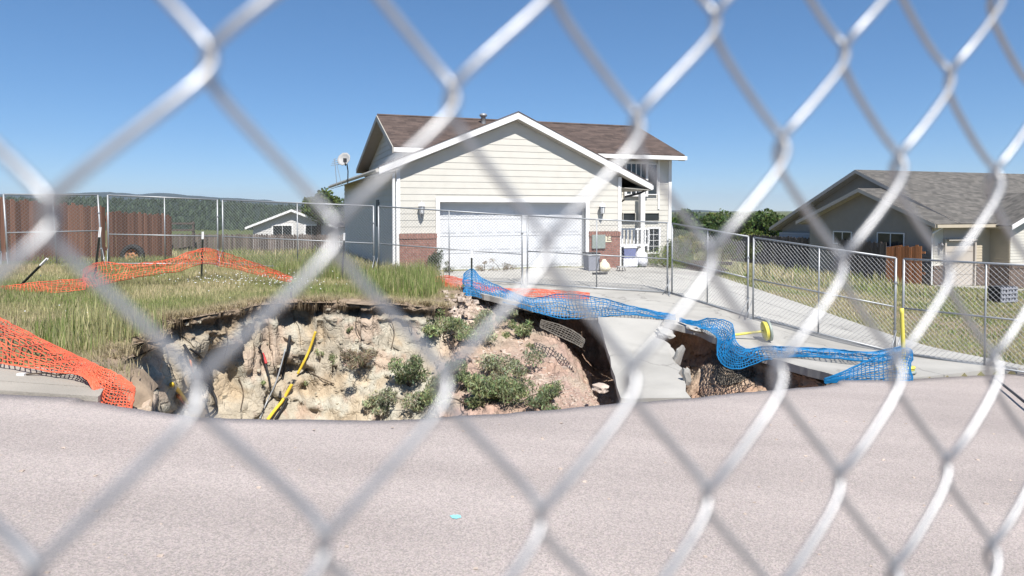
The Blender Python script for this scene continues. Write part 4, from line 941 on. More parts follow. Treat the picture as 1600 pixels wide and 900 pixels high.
cable("pipe", [(278,618),(286,628),(292,638)], .026, 'pipe_orange', "short orange pipe below the bent yellow pipe", "pipe", .14)
for i, (pts, lb) in enumerate([([(352,512),(356,535),(350,560)], "thin root dangling under the sod left of the black pipe"), ([(395,500),(392,522),(398,545),(396,560)], "thin root dangling above the red taped cable"),
    ([(560,486),(556,505),(562,525)], "thin root dangling on the pale clay face"), ([(372,588),(380,612),(376,640)], "wavy dark root low on the clay wall"), ([(478,578),(500,590),(522,600)], "dark root running sideways across the clay wall"),
    ([(610,498),(616,520),(611,545)], "thin root dangling right of the pale clay face"), ([(640,500),(644,522)], "short root under the sod overhang")]):
    cable("dangling_root", pts, .008, 'bark', lb, "root", .05)
cable("pipe", [(694,470),(716,482)], .05, 'black', "black drain pipe end poking from the bank beside the rubble", "pipe", .03)

# coarse erosion mesh lying on the soil
net("erosion_mesh", "coarse dark erosion mesh strip sagging on the soil under the blue net", "mesh",
    [P(846, 500, 13.9), P(875, 508, 13.5), P(900, 520, 13.0), P(914, 532, 12.6)], [P(844, 511, 13.5), P(868, 523, 13.0), P(892, 534, 12.6), P(910, 543, 12.2)], 'netblack', .085, .010, .02, 12, 3, 1.0, wob=.006)
net("erosion_mesh", "coarse dark erosion mesh hanging over the brown bank right of the tilted slab", "mesh",
    [W(1112, 548, .10), W(1128, 560, .10), W(1150, 574, .10), W(1176, 574, .10)], [W(1118, 592, .06), W(1130, 602, .06), W(1150, 598, .06), W(1170, 590, .06)], 'netblack', .085, .011, .03, 14, 3, 1.0, wob=.008)

# ---------------------------------------------------------------- rubble (too small to count) and single rocks
def rubble(n, gen, smin, smax, label, m='rock', seed=0):
    rr = random.Random(seed); b = MB()
    for _ in range(n):
        q = gen(rr); s = rr.uniform(smin, smax)*(rr.random()**.7+.3); a = rr.uniform(0, 6.3)
        c8 = []
        for dz in (-1, 1):
            for k in range(4):
                t_ = a+k*pi/2+rr.uniform(-.4, .4); c8.append((q.x+s*cos(t_)*rr.uniform(.7, 1.2), q.y+s*sin(t_)*rr.uniform(.7, 1.2), q.z+dz*s*rr.uniform(.3, .6)))
        b.hexa(c8)
    o = b.build("rubble", m, None, kind="stuff"); o["label"] = label; return o
def area(poly, off=.0):
    xs_ = [p[0] for p in poly]; ys_ = [p[1] for p in poly]
    def g(rr):
        while True:
            x, y = rr.uniform(min(xs_), max(xs_)), rr.uniform(min(ys_), max(ys_))
            if in_poly(np.array([x]), np.array([y]), poly)[0]: return W(x, y, off)
    return g
rubble(420, area([(695,456),(738,462),(770,470),(776,492),(740,510),(712,505),(700,480)]), .03, .075, "pale rubble stones heaped at the driveway's broken corner", seed=1)
rubble(500, area([(820,600),(860,585),(905,595),(960,620),(960,634),(880,636),(830,632)]), .012, .03, "fine pink gravel at the foot of the slope", seed=2)
M['clay_lump'] = mat('clay_lump', (.38, .34, .265), .95, 0, .25, 4, .4, 30)
rubble(90, area([(270,500),(560,480),(690,500),(690,640),(420,650),(290,620)]), .015, .06, "crumbled clay lumps stuck over the pit wall", 'clay_lump', seed=3)
rubble(160, area([(700,500),(820,520),(930,590),(820,610),(720,560)]), .02, .06, "loose clods on the soil slope", seed=4)

# ---------------------------------------------------------------- foliage
def leaf_cols(n, base, var, rng):
    c = np.array(base)[None, :]*(1+rng.normal(0, var, (n, 1)))*(1+rng.normal(0, .10, (n, 3))); return np.clip(c, .005, .9)
M['leaf'] = mat('leaf', (1,1,1), .6, 0, .12, 5, attr="tint", spec=.25)
def add_translucency(m):
    nt = m.node_tree; b = nt.nodes["Principled BSDF"]; out = [n for n in nt.nodes if n.type == 'OUTPUT_MATERIAL'][0]
    tr = _n(nt, "ShaderNodeBsdfTranslucent"); mx = _n(nt, "ShaderNodeMixShader"); mx.inputs[0].default_value = .4
    nt.links.new(b.inputs["Base Color"].links[0].from_socket, tr.inputs[0]); nt.links.new(b.outputs[0], mx.inputs[1]); nt.links.new(tr.outputs[0], mx.inputs[2]); nt.links.new(mx.outputs[0], out.inputs[0])
add_translucency(M['leaf'])
def leaves_mesh(name, pos, size, cols, rng, asp=.5, upbias=0):
    n = len(pos); d = rng.normal(0, 1, (n, 3)); d[:, 2] += upbias; d /= np.linalg.norm(d, axis=1)[:, None]; e = rng.normal(0, 1, (n, 3)); e -= d*(d*e).sum(1)[:, None]; e /= np.linalg.norm(e, axis=1)[:, None]
    s = (size*(.6+.8*rng.random(n)))[:, None]; a = pos-d*s*.5; c = pos+d*s*.5; l = pos-e*s*asp*.5; r = pos+e*s*asp*.5
    V = np.stack([a, r, c, l], 1).reshape(-1, 3); Q = np.arange(4*n).reshape(n, 4); me = np_mesh(name, V, Q); set_colors(me, np.repeat(cols, 4, axis=0)); return me
def bush(q, rx, rz, n, base, label, name="weed_bush", cat="bush", size=.05, seed=0, group=None, asp=.26, up=1.0, clumps=9, var=.28):
    rng = np.random.default_rng(seed); t = thing(name, label, cat, q, 0, group)
    cc = rng.normal(0, .5, (clumps, 3))*np.array([rx, rx, rz*.5])+np.array([0, 0, rz*.5]); cr_ = rng.uniform(.25, .5, clumps)
    k = rng.integers(0, clumps, n); u = rng.normal(0, 1, (n, 3)); u /= np.linalg.norm(u, axis=1)[:, None]
    pos = cc[k]+u*(rng.random((n, 1))**.4)*cr_[k][:, None]*np.array([rx, rx, rz*.8]); pos[:, 2] = np.abs(pos[:, 2])
    cl = leaf_cols(n, base, var, rng)*(.75+.5*rng.random(clumps))[k][:, None]
    link("leaves", leaves_mesh("leaves", pos, size, cl, rng, asp, up), 'leaf', t)
    b = MB()
    for c in cc: b.tube([(0, 0, -.1), (c[0]*.5, c[1]*.5, c[2]*.55), tuple(c)], [.012, .009, .004], 4)
    b.build("stems", 'bark', t)
    return t
GREY_G = (.33, .345, .23); MIDG = (.26, .30, .155); DARKG = (.215, .25, .14); DRY = (.30, .25, .18)
BL = [(690,520,.42,.36,900,MIDG,"green weed bush just below the sod edge at the hole's rear"),(735,535,.40,.40,900,GREY_G,"grey green weed bush in the middle of the rear slope"),
 (770,512,.34,.30,700,GREY_G,"weed bush beneath the rubble heap"),(815,528,.25,.32,500,MIDG,"slim green weed on the bare slope below the driveway void"),
 (640,600,.34,.42,900,DARKG,"upright dark weed against the pale clay face"),(655,640,.40,.34,900,GREY_G,"weed bush at the road edge left of the biggest one"),
 (745,630,.55,.42,1600,MIDG,"largest green weed bush low in the hole near the road"),(808,590,.42,.42,1200,GREY_G,"feathery grey green bush on the slope's lower part"),
 (800,630,.42,.34,1000,MIDG,"green weed bush between the largest bush and the gravel"),(858,632,.28,.26,600,DARKG,"small weed bush at the gravel's left end"),
 (710,612,.34,.36,900,DARKG,"dark weed bush behind the largest bush"),(600,640,.30,.2,500,GREY_G,"low weed at the foot of the clay wall")]
for i, (x, y, rx, rz, n, c, lb) in enumerate(BL):
    q = W(x, y, .02); bush(q, rx*1.15, rz*1.1, int(n*2.6), c, lb, seed=i+20, size=.075, group="weed bushes in the hole")
q = W(570, 566, .05); bush(q, .40, .28, 1500, DRY, "brown fallen clump of dry sod on the clay wall", "sod_clump", "sod", .12, 50, None, .10, .2)
for i, (x, y, rx) in enumerate([(500,562,.16),(520,570,.2),(476,600,.12),(410,598,.10),(545,520,.1),(455,455,.1),(762,466,.18),(722,459,.16),(600,490,.12),(830,545,.12)]):
    lb = ["tiny weed beside the upper yellow pipe", "tiny weed left of the fallen sod clump", "tiny weed between the two yellow pipes", "tiny weed under the red taped cable", "tiny weed high on the pale clay",
          "tiny weed on the sod above the pipes", "small weed tuft at the blue net's lower edge", "small weed tuft under the blue net's stake", "tiny weed below the sod overhang", "tiny weed on the bare soil under the driveway"][i]
    bush(W(x, y, .01), rx, rx*1.1, 160, MIDG, lb, "small_weed", "weed", .05, 70+i, "tiny weeds on the pit wall", clumps=4)
# ---------------------------------------------------------------- grass
def blades(name, pts, h, wdt, cols, rng, lean=.45, seed=0):
    n = len(pts); a = rng.uniform(0, 2*pi, n); d = np.stack([np.cos(a), np.sin(a), np.zeros(n)], 1); s = np.stack([-np.sin(a), np.cos(a), np.zeros(n)], 1)
    H = h[:, None]; le = (rng.random(n)*lean)[:, None]; Wd = wdt[:, None]
    b0 = pts-s*Wd; b1 = pts+s*Wd; m0 = pts+np.array([0,0,.55])*H+d*le*H*.3-s*Wd*.7; m1 = m0+s*Wd*1.4; tp = pts+np.array([0,0,1.])*H*(1-le*.3)+d*le*H
    V = np.stack([b0, b1, m1, m0, tp], 1).reshape(-1, 3); k = np.arange(n)[:, None]*5
    T = np.concatenate([k+np.array([[0,1,2]]), k+np.array([[0,2,3]]), k+np.array([[3,2,4]])], 0)
    me = np_mesh(name, V, T); set_colors(me, np.repeat(cols, 5, axis=0)); return me
def scatter(n, x0, x1, y0, y1, rng, ok):
    X = rng.uniform(x0, x1, n); Y = rng.uniform(y0, y1, n); k = ok(X, Y); return X[k], Y[k]
def patch(X, Y, s, z): return np.array([fbm((x, y, z), s, 3) for x, y in zip(X, Y)])
NOPIT = np.array([[p[0], p[1]] for p in RIM])
house_poly = [tuple(hp(x, y, 0)[:2]) for x, y in ((-.5, -.1), (7.5, -.1), (7.6, .7), (10.8, .7), (10.8, 10.6), (-.5, 10.6))]
net_poly = [(P(x, y, Y).x, P(x, y, Y).y) for x, y, Y in ((-60, 470, 10.0), (0, 497, 9.3), (80, 538, 7.9), (150, 568, 7.0), (138, 590, 6.6), (0, 566, 6.95), (-60, 560, 7.0))]
def lawn_ok(X, Y): return ~in_poly(X, Y, net_poly) & ~paved(X, Y) & ~in_poly(X, Y, NOPIT) & ~in_poly(X, Y, house_poly)
GREEN = np.array([.215, .28, .085]); STRAW = np.array([.60, .505, .32]); OLIVE = np.array([.40, .375, .19])
rng = np.random.default_rng(3)
def lawn(name, n, box, hmin, hmax, wd, label, green=0.0, seed=0, ok=None, straw_rim=True, lean=.55):
    X, Y = scatter(n, *box, rng, lawn_ok if ok is None else (lambda a, b: lawn_ok(a, b) & ok(a, b)))
    g = patch(X, Y, .42, seed)+green; t = np.clip(.5+g*1.6+rng.normal(0, .22, len(X)), 0, 1)[:, None]
    cols = STRAW*(1-t)+GREEN*t; ol = rng.random((len(X), 1)) < .35; cols = np.where(ol, OLIVE, cols)*(1+rng.normal(0, .16, (len(X), 1)))
    if straw_rim:
        dr = np.min(np.hypot(X[:, None]-NOPIT[None, ::6, 0], Y[:, None]-NOPIT[None, ::6, 1]), axis=1)
        k = np.clip(1-dr/1.0, 0, 1)[:, None]*.85; cols = cols*(1-k)+np.array([.46, .37, .25])*k
    if straw_rim:
        kp = dr > .14+.16*patch(X, Y, 2.5, 8)+.10*rng.random(len(X)); X, Y, cols, dr = X[kp], Y[kp], cols[kp], dr[kp]
    hh = (hmin+(hmax-hmin)*rng.random(len(X))**1.5)*(1+.5*patch(X, Y, .7, seed+5))
    Z = zg_np(X, Y)-.01+(.035*patch(X, Y, .9, 0)); pts = np.stack([X, Y, Z], 1)
    o = link(name, blades(name, pts, hh, wd*(.6+.8*rng.random(len(X))), np.clip(cols, .01, .9), rng, lean), 'leaf'); o["kind"] = "stuff"; o["label"] = label; return o
lawn("grass", 170000, (-13.5, -1.2, 6.4, 18.2), .04, .155, .0036, "tall dry green and straw coloured grass left of the hole", .17, 1)
lawn("grass", 45000, (-17, -2.5, 18.0, 27), .08, .30, .006, "taller grass behind the portable fence on the left", .22, 2)
lawn("grass", 26000, (-24, -3, 27, 37.5), .15, .5, .014, "far yard grass before the grey picket fence", .05, 3)
lawn("grass", 90000, (5.5, 26, 11.5, 33), .03, .13, .010, "short mown lawn to the right of the driveway", .16, 4, straw_rim=False)
lawn("grass", 9000, (5.5, 17, 24, 46), .1, .5, .018, "rough grass beyond the driveway's rear end", .0, 6, straw_rim=False)
# taller weeds against the garage corner and lawn's rear edge
def tall(n, x0, x1, y0, y1, label, seed): return lawn("tall_grass", n, (x0, x1, y0, y1), .25, .55, .006, label, .28, seed, straw_rim=False, lean=.4)
tall(9000, -6.0, -2.0, 16.6, 20.2, "tall green weeds along the garage's left corner", 8)
tall(2600, -3.4, -1.7, 14.0, 17.4, "dense weeds on the bank left of the orange net", 9)
tall(1200, -5.9, -4.6, 7.6, 9.6, "green grass fringe by the left rim of the hole", 12)
# hanging dry roots along the rim
rngr = np.random.default_rng(8); sel = [i for i in range(K) if PR[i, 7] < .9 and RIM[i, 1] > 8.0]
sel = [i for i in sel if fbm((RIM[i, 0], RIM[i, 1], 31), 1.5, 3) > .02]; idx_ = rngr.choice(sel, 3200); pts = np.stack([RIM[idx_, 0], RIM[idx_, 1], zr[idx_]], 1)-np.concatenate([outw[idx_]*rngr.uniform(-.12, .03, (3200, 1)), rngr.uniform(-.01, .03, (3200, 1))], 1)
hr = -rngr.uniform(.03, .20, 3200)
o = link("sod_roots", blades("sod_roots", pts, hr, np.full(3200, .005), np.clip(np.array([.17, .13, .085])*(1+rngr.normal(0, .3, (3200, 1))), .02, .5), rngr, .3), 'leaf'); o["kind"] = "stuff"; o["label"] = "dry roots hanging from the sod overhang of the hole"
# straw tufts drooping over the broken sod edge
selt = [i for i in range(K) if PR[i, 7] < .9 and RIM[i, 1] > 7.4 and near_w(*RIM[i]) < .3 and fbm((RIM[i, 0], RIM[i, 1], 55), 1.2, 3) > -.12]
idt = rngr.choice(selt, 5200); jt = rngr.normal(0, .07, (5200, 1)); pt_ = np.stack([RIM[idt, 0], RIM[idt, 1], zr[idt]], 1)+np.concatenate([outw[idt]*(.10+jt), np.zeros((5200, 1))], 1)
o = link("straw_tufts", blades("straw_tufts", pt_, rngr.uniform(.05, .17, 5200), np.full(5200, .004), np.clip(np.array([.44, .37, .23])*(1+rngr.normal(0, .22, (5200, 1))), .05, .8), rngr, 1.5), 'leaf'); o["kind"] = "stuff"; o["label"] = "dry straw tufts drooping along the broken sod edge"
# white clover flowers
b = MB(); rr = random.Random(4)
for _ in range(230):
    x, y = (rr.gauss(-5.4, .8), rr.gauss(14.3, .5)) if rr.random() < .8 else (rr.uniform(-11, -2.4), rr.uniform(9, 18.5))
    if not lawn_ok(np.array([x]), np.array([y]))[0]: continue
    z = zg(x, y)+rr.uniform(.10, .26); s = rr.uniform(.007, .015)
    b.add([(x+s, y, z), (x-s, y, z), (x, y+s, z), (x, y-s, z), (x, y, z+s), (x, y, z-s)], [(0,2,4),(2,1,4),(1,3,4),(3,0,4),(2,0,5),(1,2,5),(3,1,5),(0,3,5)])
o = b.build("clover_flowers", 'white', None, kind="stuff"); o["label"] = "tiny white clover flowers dotted through the grass"

# ---------------------------------------------------------------- plants by the house
bush(hp(.95, -.75, zg(*hp(.95, -.75, 0)[:2])), .40, .62, 2600, (.10, .125, .075), "dark leafy shrub in front of the left brick pier", "shrub", "shrub", .06, 91)
bush(hp(9.55, .4, zg(*hp(9.5, .4, 0)[:2])), .95, .55, 4200, (.16, .20, .055), "low clipped green shrub in front of the lower window", "shrub", "shrub", .06, 92, clumps=16)
bush(hp(10.4, .9, zg(*hp(10.4, .9, 0)[:2])), .45, 1.05, 1100, (.22, .22, .17), "wispy pale shrub at the house's right corner", "shrub", "shrub", .07, 93, asp=.25)
for i, (x, y, lb) in enumerate([(-.3, -.9, "weed tuft at the downspout's foot"), (1.5, -.45, "weed tuft along the garage door's left end"), (2.6, -.35, "dry weeds along the garage door's sill"), (3.2, -.3, "thin weeds at the middle of the garage sill")]):
    bush(hp(x, y, zg(*hp(x, y, 0)[:2])), .28, .26, 420, DRY if i > 1 else (.15, .16, .08), lb, "weed_tuft", "weed", .05, 110+i, "weeds along the garage", clumps=5)

# ---------------------------------------------------------------- trees
def tree(q, h, r, n, base, label, seed, size=.3, trunk=.25, cat="tree", clumps=26, low=.25):
    rng = np.random.default_rng(seed); t = thing("tree", label, cat, q, 0, "trees beyond the houses"); k_ = clumps
    u = rng.normal(0, 1, (k_, 3)); u /= np.linalg.norm(u, axis=1)[:, None]; cc = u*(rng.random((k_, 1))**.5)*np.array([r*.75, r*.75, h*(1-low)*.42])+np.array([0, 0, h*(low+(1-low)*.5)])
    b = MB(); b.tube([(0, 0, -.3), (.05*r, 0, h*.3), (0, .05*r, h*.75)], [trunk, trunk*.75, trunk*.25], 8)
    for c in cc[:14]: b.tube([(0, 0, h*(.25+.4*rng.random())), tuple(c*np.array([.5, .5, .9])), tuple(c)], [trunk*.4, trunk*.25, trunk*.06], 5)
    b.build("trunk", 'bark', t, True)
    rad = rng.uniform(.22, .42, k_)*r; k = rng.integers(0, k_, n); v = rng.normal(0, 1, (n, 3)); v /= np.linalg.norm(v, axis=1)[:, None]
    pos = cc[k]+v*(rng.random((n, 1))**.35)*rad[k][:, None]*np.array([1, 1, .85])
    cl = leaf_cols(n, base, .25, rng)*(.7+.6*rng.random(k_))[k][:, None]
    link("crown", leaves_mesh("crown", pos, size, cl, rng, .6, 0), 'leaf', t); return t
def tr_at(px, ytop, ybase, Y, r, n, base, label, seed, **kw):
    a = P(px, ybase, Y); c = P(px, ytop, Y); tree(a, c.z-a.z, r, n, base, label, seed, **kw)
tr_at(497, 294, 372, 62, 2.1, 5000, (.12, .16, .04), "green tree rising behind the garage's left eave", 1, size=.3)
tr_at(525, 303, 372, 66, 1.8, 4000, (.10, .14, .04), "smaller dark tree right beside the tree behind the garage", 2, size=.3)
TG = [(.085,.13,.035),(.065,.10,.03),(.12,.15,.04),(.075,.12,.035)]
for i, (x, yt, Y, r) in enumerate([(1062,330,75,3.2),(1098,331,80,3.6),(1128,329,86,3.8),(1160,334,84,3.6),(1190,330,82,3.6),(1216,331,92,3.8),(1240,336,100,3.6)]):
    lb = ["leafy tree just right of the house, leftmost of the distant tree row", "pale green tree second from the left in the distant tree row", "dark tree third in the distant tree row", "tree fourth in the distant tree row right of the dark one",
          "tall tree fifth in the distant tree row before the neighbour's roof", "tree sixth in the distant row touching the neighbour's eave", "last tree of the distant row half behind the neighbour's roof"][i]
    tr_at(x, yt, 396, Y, r, 4200, TG[i % 4], lb, 30+i, size=.42, low=.05)
tr_at(1072, 356, 412, 34, 1.1, 4200, (.21, .21, .05), "yellow green bushy small tree beside the house's right corner", 50, size=.14, trunk=.06, low=.05)
tr_at(1180, 362, 392, 58, 1.8, 2600, (.13, .17, .04), "round light green tree behind the grey board fence", 51, size=.28, low=.05)
for i, (x, y, Y, rx, rz, c, lb) in enumerate([(1118,418,27,.8,.7,(.19,.18,.08),"straw green bush at the driveway's far right end"),(1145,404,32,1.0,1.0,(.12,.14,.05),"green bush left of the grey board fence"),(1062,412,25.5,.5,.9,(.10,.13,.05),"dark green bush behind the corner fence post")]):
    a = P(x, y, Y); bush(a, rx, rz, 2400, c, lb, "bush", "bush", .10, 130+i, None, clumps=12)
# soil mound edged with a board
q = P(1090, 424, 24.0)
t = thing("planter_mound", "dark earth mound behind a low pale edging board beyond the driveway", "mound", q, radians(-38))
b = MB(); n = 14
for i in range(n+1):
    for j in range(9):
        x = -1.0+2.0*i/n; y = -.5+1.0*j/8; b.v.append((x, y, .42*max(0, cos(x*1.3))*max(0, cos(y*2.6))+.05*fbm((x, y, 2), 3, 3)-.02))
for i in range(n):
    for j in range(8): b.f.append((i*9+j, (i+1)*9+j, (i+1)*9+j+1, i*9+j+1))
b.build("soil", mat('dark_soil', (.06, .05, .045), .95, 0, .4, 9, .6, 30), t); MB().box(-1.1, 1.1, .30, .36, .25, .36).build("edging_board", 'wood_grey', t)

# old tyre leaning on the red fence
q = P(207, 400, 20.6)
t = thing("old_tyre", "old black tyre with rusty wheel lying against the red board fence", "tyre", (q.x, q.y, q.z), 0)
ax = Vector((.05, -1, .12)).normalized()
b = MB(); prof = [(.20, -.07), (.27, -.095), (.33, -.085), (.355, -.04), (.355, .04), (.33, .085), (.27, .095), (.20, .07), (.19, 0), (.20, -.07)]
b.lathe(prof, (0, 0, 0), ax, 28); b.build("tyre", 'tyre', t, True)
b = MB(); b.lathe([(.205, .06), (.19, .05), (.17, .0), (.10, -.01), (.085, .02), (.04, .02), (.035, -.02), (0, -.02)], (0, 0, 0), ax, 24); rim_ = b.build("wheel_rim", 'rust', t, True)
for k in range(6):
    a = 2*pi*k/6; u_ = ax.orthogonal().normalized(); w_ = ax.cross(u_); c = (u_*cos(a)+w_*sin(a))*.135+ax*.0; MB().lathe([(0, .03), (.025, .03), (.025, -.03)], c, ax, 8).build("hand_hole", 'black', rim_)

# ---------------------------------------------------------------- neighbour on the right (same axes as the main house)
NO = P(1455, 449, 30); NR_ = HR
nb = thing("neighbour_house", "taupe and cream house with grey shingle roof and beige garage doors at right", "house", NO, NR_)
def siding_wall(parent, pts_fn, z0, z1, m, step=.13, name="siding"):   # pts_fn(z) -> (a, c) end points; joined small courses
    b = MB(); z = z0
    while z < z1-.01:
        zz = min(z+step, z1); a0, c0, nn = pts_fn(z); a1, c1, _ = pts_fn(zz)
        b.hexa([a0+nn*.02+Vector((0,0,z)), c0+nn*.02+Vector((0,0,z)), c0+Vector((0,0,z)), a0+Vector((0,0,z)), a1+nn*.004+Vector((0,0,zz)), c1+nn*.004+Vector((0,0,zz)), c1+Vector((0,0,zz)), a1+Vector((0,0,zz))]); z = zz
    return b.build(name, m, parent, kind="stuff")
EZ = 2.80
# left wing gable wall
gl = MB().prism([(0, 0, -.2), (0, 7.2, -.2), (0, 7.2, EZ), (0, 3.6, EZ+1.52), (0, 0, EZ)], (.1, 0, 0)).build("wing_gable_wall", 'siding_taupe', nb)
def wing(z):
    if z <= EZ: a, c = 0, 7.2
    else: k = (z-EZ)/1.52*3.6; a, c = k, 7.2-k
    return Vector((0, a, 0)), Vector((0, max(c, a+.01), 0)), Vector((-1, 0, 0))
siding_wall(gl, wing, 0, EZ+1.48, 'siding_taupe')
gb = MB().prism([(1.5, .2, -.2), (1.5, 11.0, -.2), (1.5, 11.0, 2.35), (1.5, 5.17, 5.3), (1.5, .2, EZ)], (.1, 0, 0)).build("main_gable_wall", 'siding_taupe', nb)
def mainw(z):
    a = 0.2 if z <= EZ else .2+(z-EZ)/2.5*4.97; c = 11.0 if z <= 2.35 else 11.0-(z-2.35)/2.95*5.83
    return Vector((1.5, a, 0)), Vector((1.5, max(c, a+.01), 0)), Vector((-1, 0, 0))
siding_wall(gb, mainw, .0, 5.2, 'siding_taupe')
nr = MB().prism([(1.1, -.45, EZ-.02), (1.1, 5.17, 5.42), (1.1, 11.5, 2.30), (1.1, 11.4, 2.18), (1.1, 5.17, 5.28), (1.1, -.35, EZ-.12)], (13.5, 0, 0)).build("main_roof", 'soffit', nb)
roof_plane(nr, (1.0, -.5, EZ-.02), (14.6, -.5, EZ-.02), (1.0, 5.17, 5.44), (14.6, 5.17, 5.44), 'shingle_grey')
roof_plane(nr, (1.0, 11.55, 2.30), (14.6, 11.55, 2.30), (1.0, 5.17, 5.44), (14.6, 5.17, 5.44), 'shingle_grey')
wr = MB().prism([(-.35, -.5, EZ-.05), (-.35, 3.6, EZ+1.60), (-.35, 7.7, EZ-.05), (-.35, 7.6, EZ-.17), (-.35, 3.6, EZ+1.47), (-.35, -.4, EZ-.17)], (3.2, 0, 0)).build("wing_roof", 'soffit', nb)
roof_plane(wr, (-.45, -.52, EZ-.04), (3.4, -.52, EZ-.04), (-.45, 3.6, EZ+1.62), (3.4, 3.6, EZ+1.62), 'shingle_grey')
roof_plane(wr, (-.45, 7.75, EZ-.04), (3.4, 7.75, EZ-.04), (-.45, 3.6, EZ+1.62), (3.4, 3.6, EZ+1.62), 'shingle_grey')
for xx, pp in ((-.47, [(-.52, EZ-.04), (3.6, EZ+1.62), (7.75, EZ-.04)]), (.98, [(-.5, EZ-.02), (5.17, 5.44), (11.55, 2.30)])):
    for (ya, za), (yb, zb) in zip(pp[:-1], pp[1:]):
        MB().prism([(xx, ya, za-.14), (xx, yb, zb-.14), (xx, yb, zb+.05), (xx, ya, za+.05)], (.03, 0, 0)).build("rake_fascia", 'beige', nr if xx > 0 else wr)
MB().box(-.45, 3.6, -.62, -.51, EZ-.16, EZ-.03).build("gutter", 'siding_tan', nr)
b = MB(); b.tube([(-.1, -.56, EZ-.15), (-.3, -.3, EZ-.4), (-.04, -.04, EZ-.6), (-.04, -.04, .1)], .04, 6); b.build("downspout", 'white', nb)
MB().prism([(-.4, -.5, EZ-.16), (3.6, -.5, EZ-.16), (3.6, 0, EZ-.12), (-.4, 0, EZ-.12)], (0, 0, -.015)).build("front_soffit", 'beige', nr)
# front wall with garage door
fw = MB().box(0.02, 3.6, 0, .1, -.2, EZ).build("front_wall", 'siding', nb)
siding_wall(fw, lambda z: (Vector((.1, 0, 0)), Vector((.66, 0, 0)), Vector((0, -1, 0))), .95, EZ-.15, 'siding'); siding_wall(fw, lambda z: (Vector((2.62, 0, 0)), Vector((3.6, 0, 0)), Vector((0, -1, 0))), .95, EZ-.15, 'siding_tan')
siding_wall(fw, lambda z: (Vector((.68, 0, 0)), Vector((2.60, 0, 0)), Vector((0, -1, 0))), 2.14, EZ-.15, 'beige', name="header")
bricks(nb, .05, .62, -.1, .95, -.05, 'brick_brown', 'mortar'); bricks(nb, 2.72, 3.6, -.1, .95, -.05, 'brick_brown', 'mortar')
gd2 = MB().box(.76, 2.5, -.02, -.005, 0, 2.05).build("garage_door", 'beige', nb)
for k in range(4): MB().box(.77, 2.49, -.035, -.021, .01+k*.51, .50+k*.51).build("door_section", 'beige', gd2)
MB().box(.66, .75, -.12, 0, -.1, 2.13).build("door_trim", 'beige', nb); MB().box(2.51, 2.60, -.12, 0, -.1, 2.13).build("door_trim", 'beige', nb); MB().box(.76, 2.5, -.22, 0, 2.05, 2.13).build("door_trim", 'beige', nb)
for x in (.40, 5.15):
    y0 = -.03 if x < 3 else -.93
    L = MB().box(x-.06, x+.06, y0-.03, y0, 1.75, 1.95).build("wall_lantern", 'lamp', nb); MB().lathe([(.03, -.1), (.09, .12), (.10, .14), (.03, .25), (0, .27)], (x, y0-.12, 1.72), (0,0,1), 8).build("lamp_shade", 'lamp', L)
# projecting gable bay on the right
MB().box(3.6, 3.7, -.9, 0, -.2, EZ).build("bay_side_wall", 'siding_tan', nb)
siding_wall(nb, lambda z: (Vector((3.6, 0, 0)), Vector((3.6, -.9, 0)), Vector((-1, 0, 0))), .95, EZ-.1, 'siding_tan', name="bay_side_siding")
MB().box(3.53, 3.6, -.95, -.1, -.1, .95).build("bay_brick", 'brick_brown', nb)
bayw = MB().prism([(3.6, -.9, -.2), (9.8, -.9, -.2), (9.8, -.9, EZ), (6.7, -.9, EZ+1.3), (3.6, -.9, EZ)], (0, .1, 0)).build("bay_wall", 'siding', nb)
def bayf(z):
    k = 0 if z <= EZ else (z-EZ)/1.3*3.1
    return Vector((3.62+k, -.9, 0)), Vector((9.8-k+.01, -.9, 0)), Vector((0, -1, 0))
siding_wall(bayw, bayf, .95, EZ+1.25, 'siding'); bricks(nb, 3.6, 5.45, -.1, .95, -.96, 'brick_brown', 'mortar')
br_ = MB().prism([(3.2, -1.25, EZ-.10), (6.7, -1.25, EZ+1.37), (10.2, -1.25, EZ-.10), (10.1, -1.25, EZ-.22), (6.7, -1.25, EZ+1.22), (3.3, -1.25, EZ-.22)], (0, 6, 0)).build("bay_roof", 'soffit', nb)
roof_plane(br_, (3.1, -1.3, EZ-.12), (3.1, 1.0, EZ-.12), (6.7, -1.3, EZ+1.39), (6.7, 3.6, EZ+1.39), 'shingle_grey')
roof_plane(br_, (10.3, -1.3, EZ-.12), (10.3, 1.0, EZ-.12), (6.7, -1.3, EZ+1.39), (6.7, 3.6, EZ+1.39), 'shingle_grey')
for (xa, za), (xb, zb) in (((3.1, EZ-.12), (6.7, EZ+1.39)), ((6.7, EZ+1.39), (10.3, EZ-.12))):
    MB().prism([(xa, -1.33, za-.14), (xb, -1.33, zb-.14), (xb, -1.33, zb+.06), (xa, -1.33, za+.06)], (0, .03, 0)).build("rake_fascia", 'white', br_)
gd3 = MB().box(5.7, 8.4, -.95, -.93, 0, 2.1).build("garage_door", 'beige', nb)
for k in range(4): MB().box(5.71, 8.39, -.97, -.951, .01+k*.52, .51+k*.52).build("door_section", 'beige', gd3)
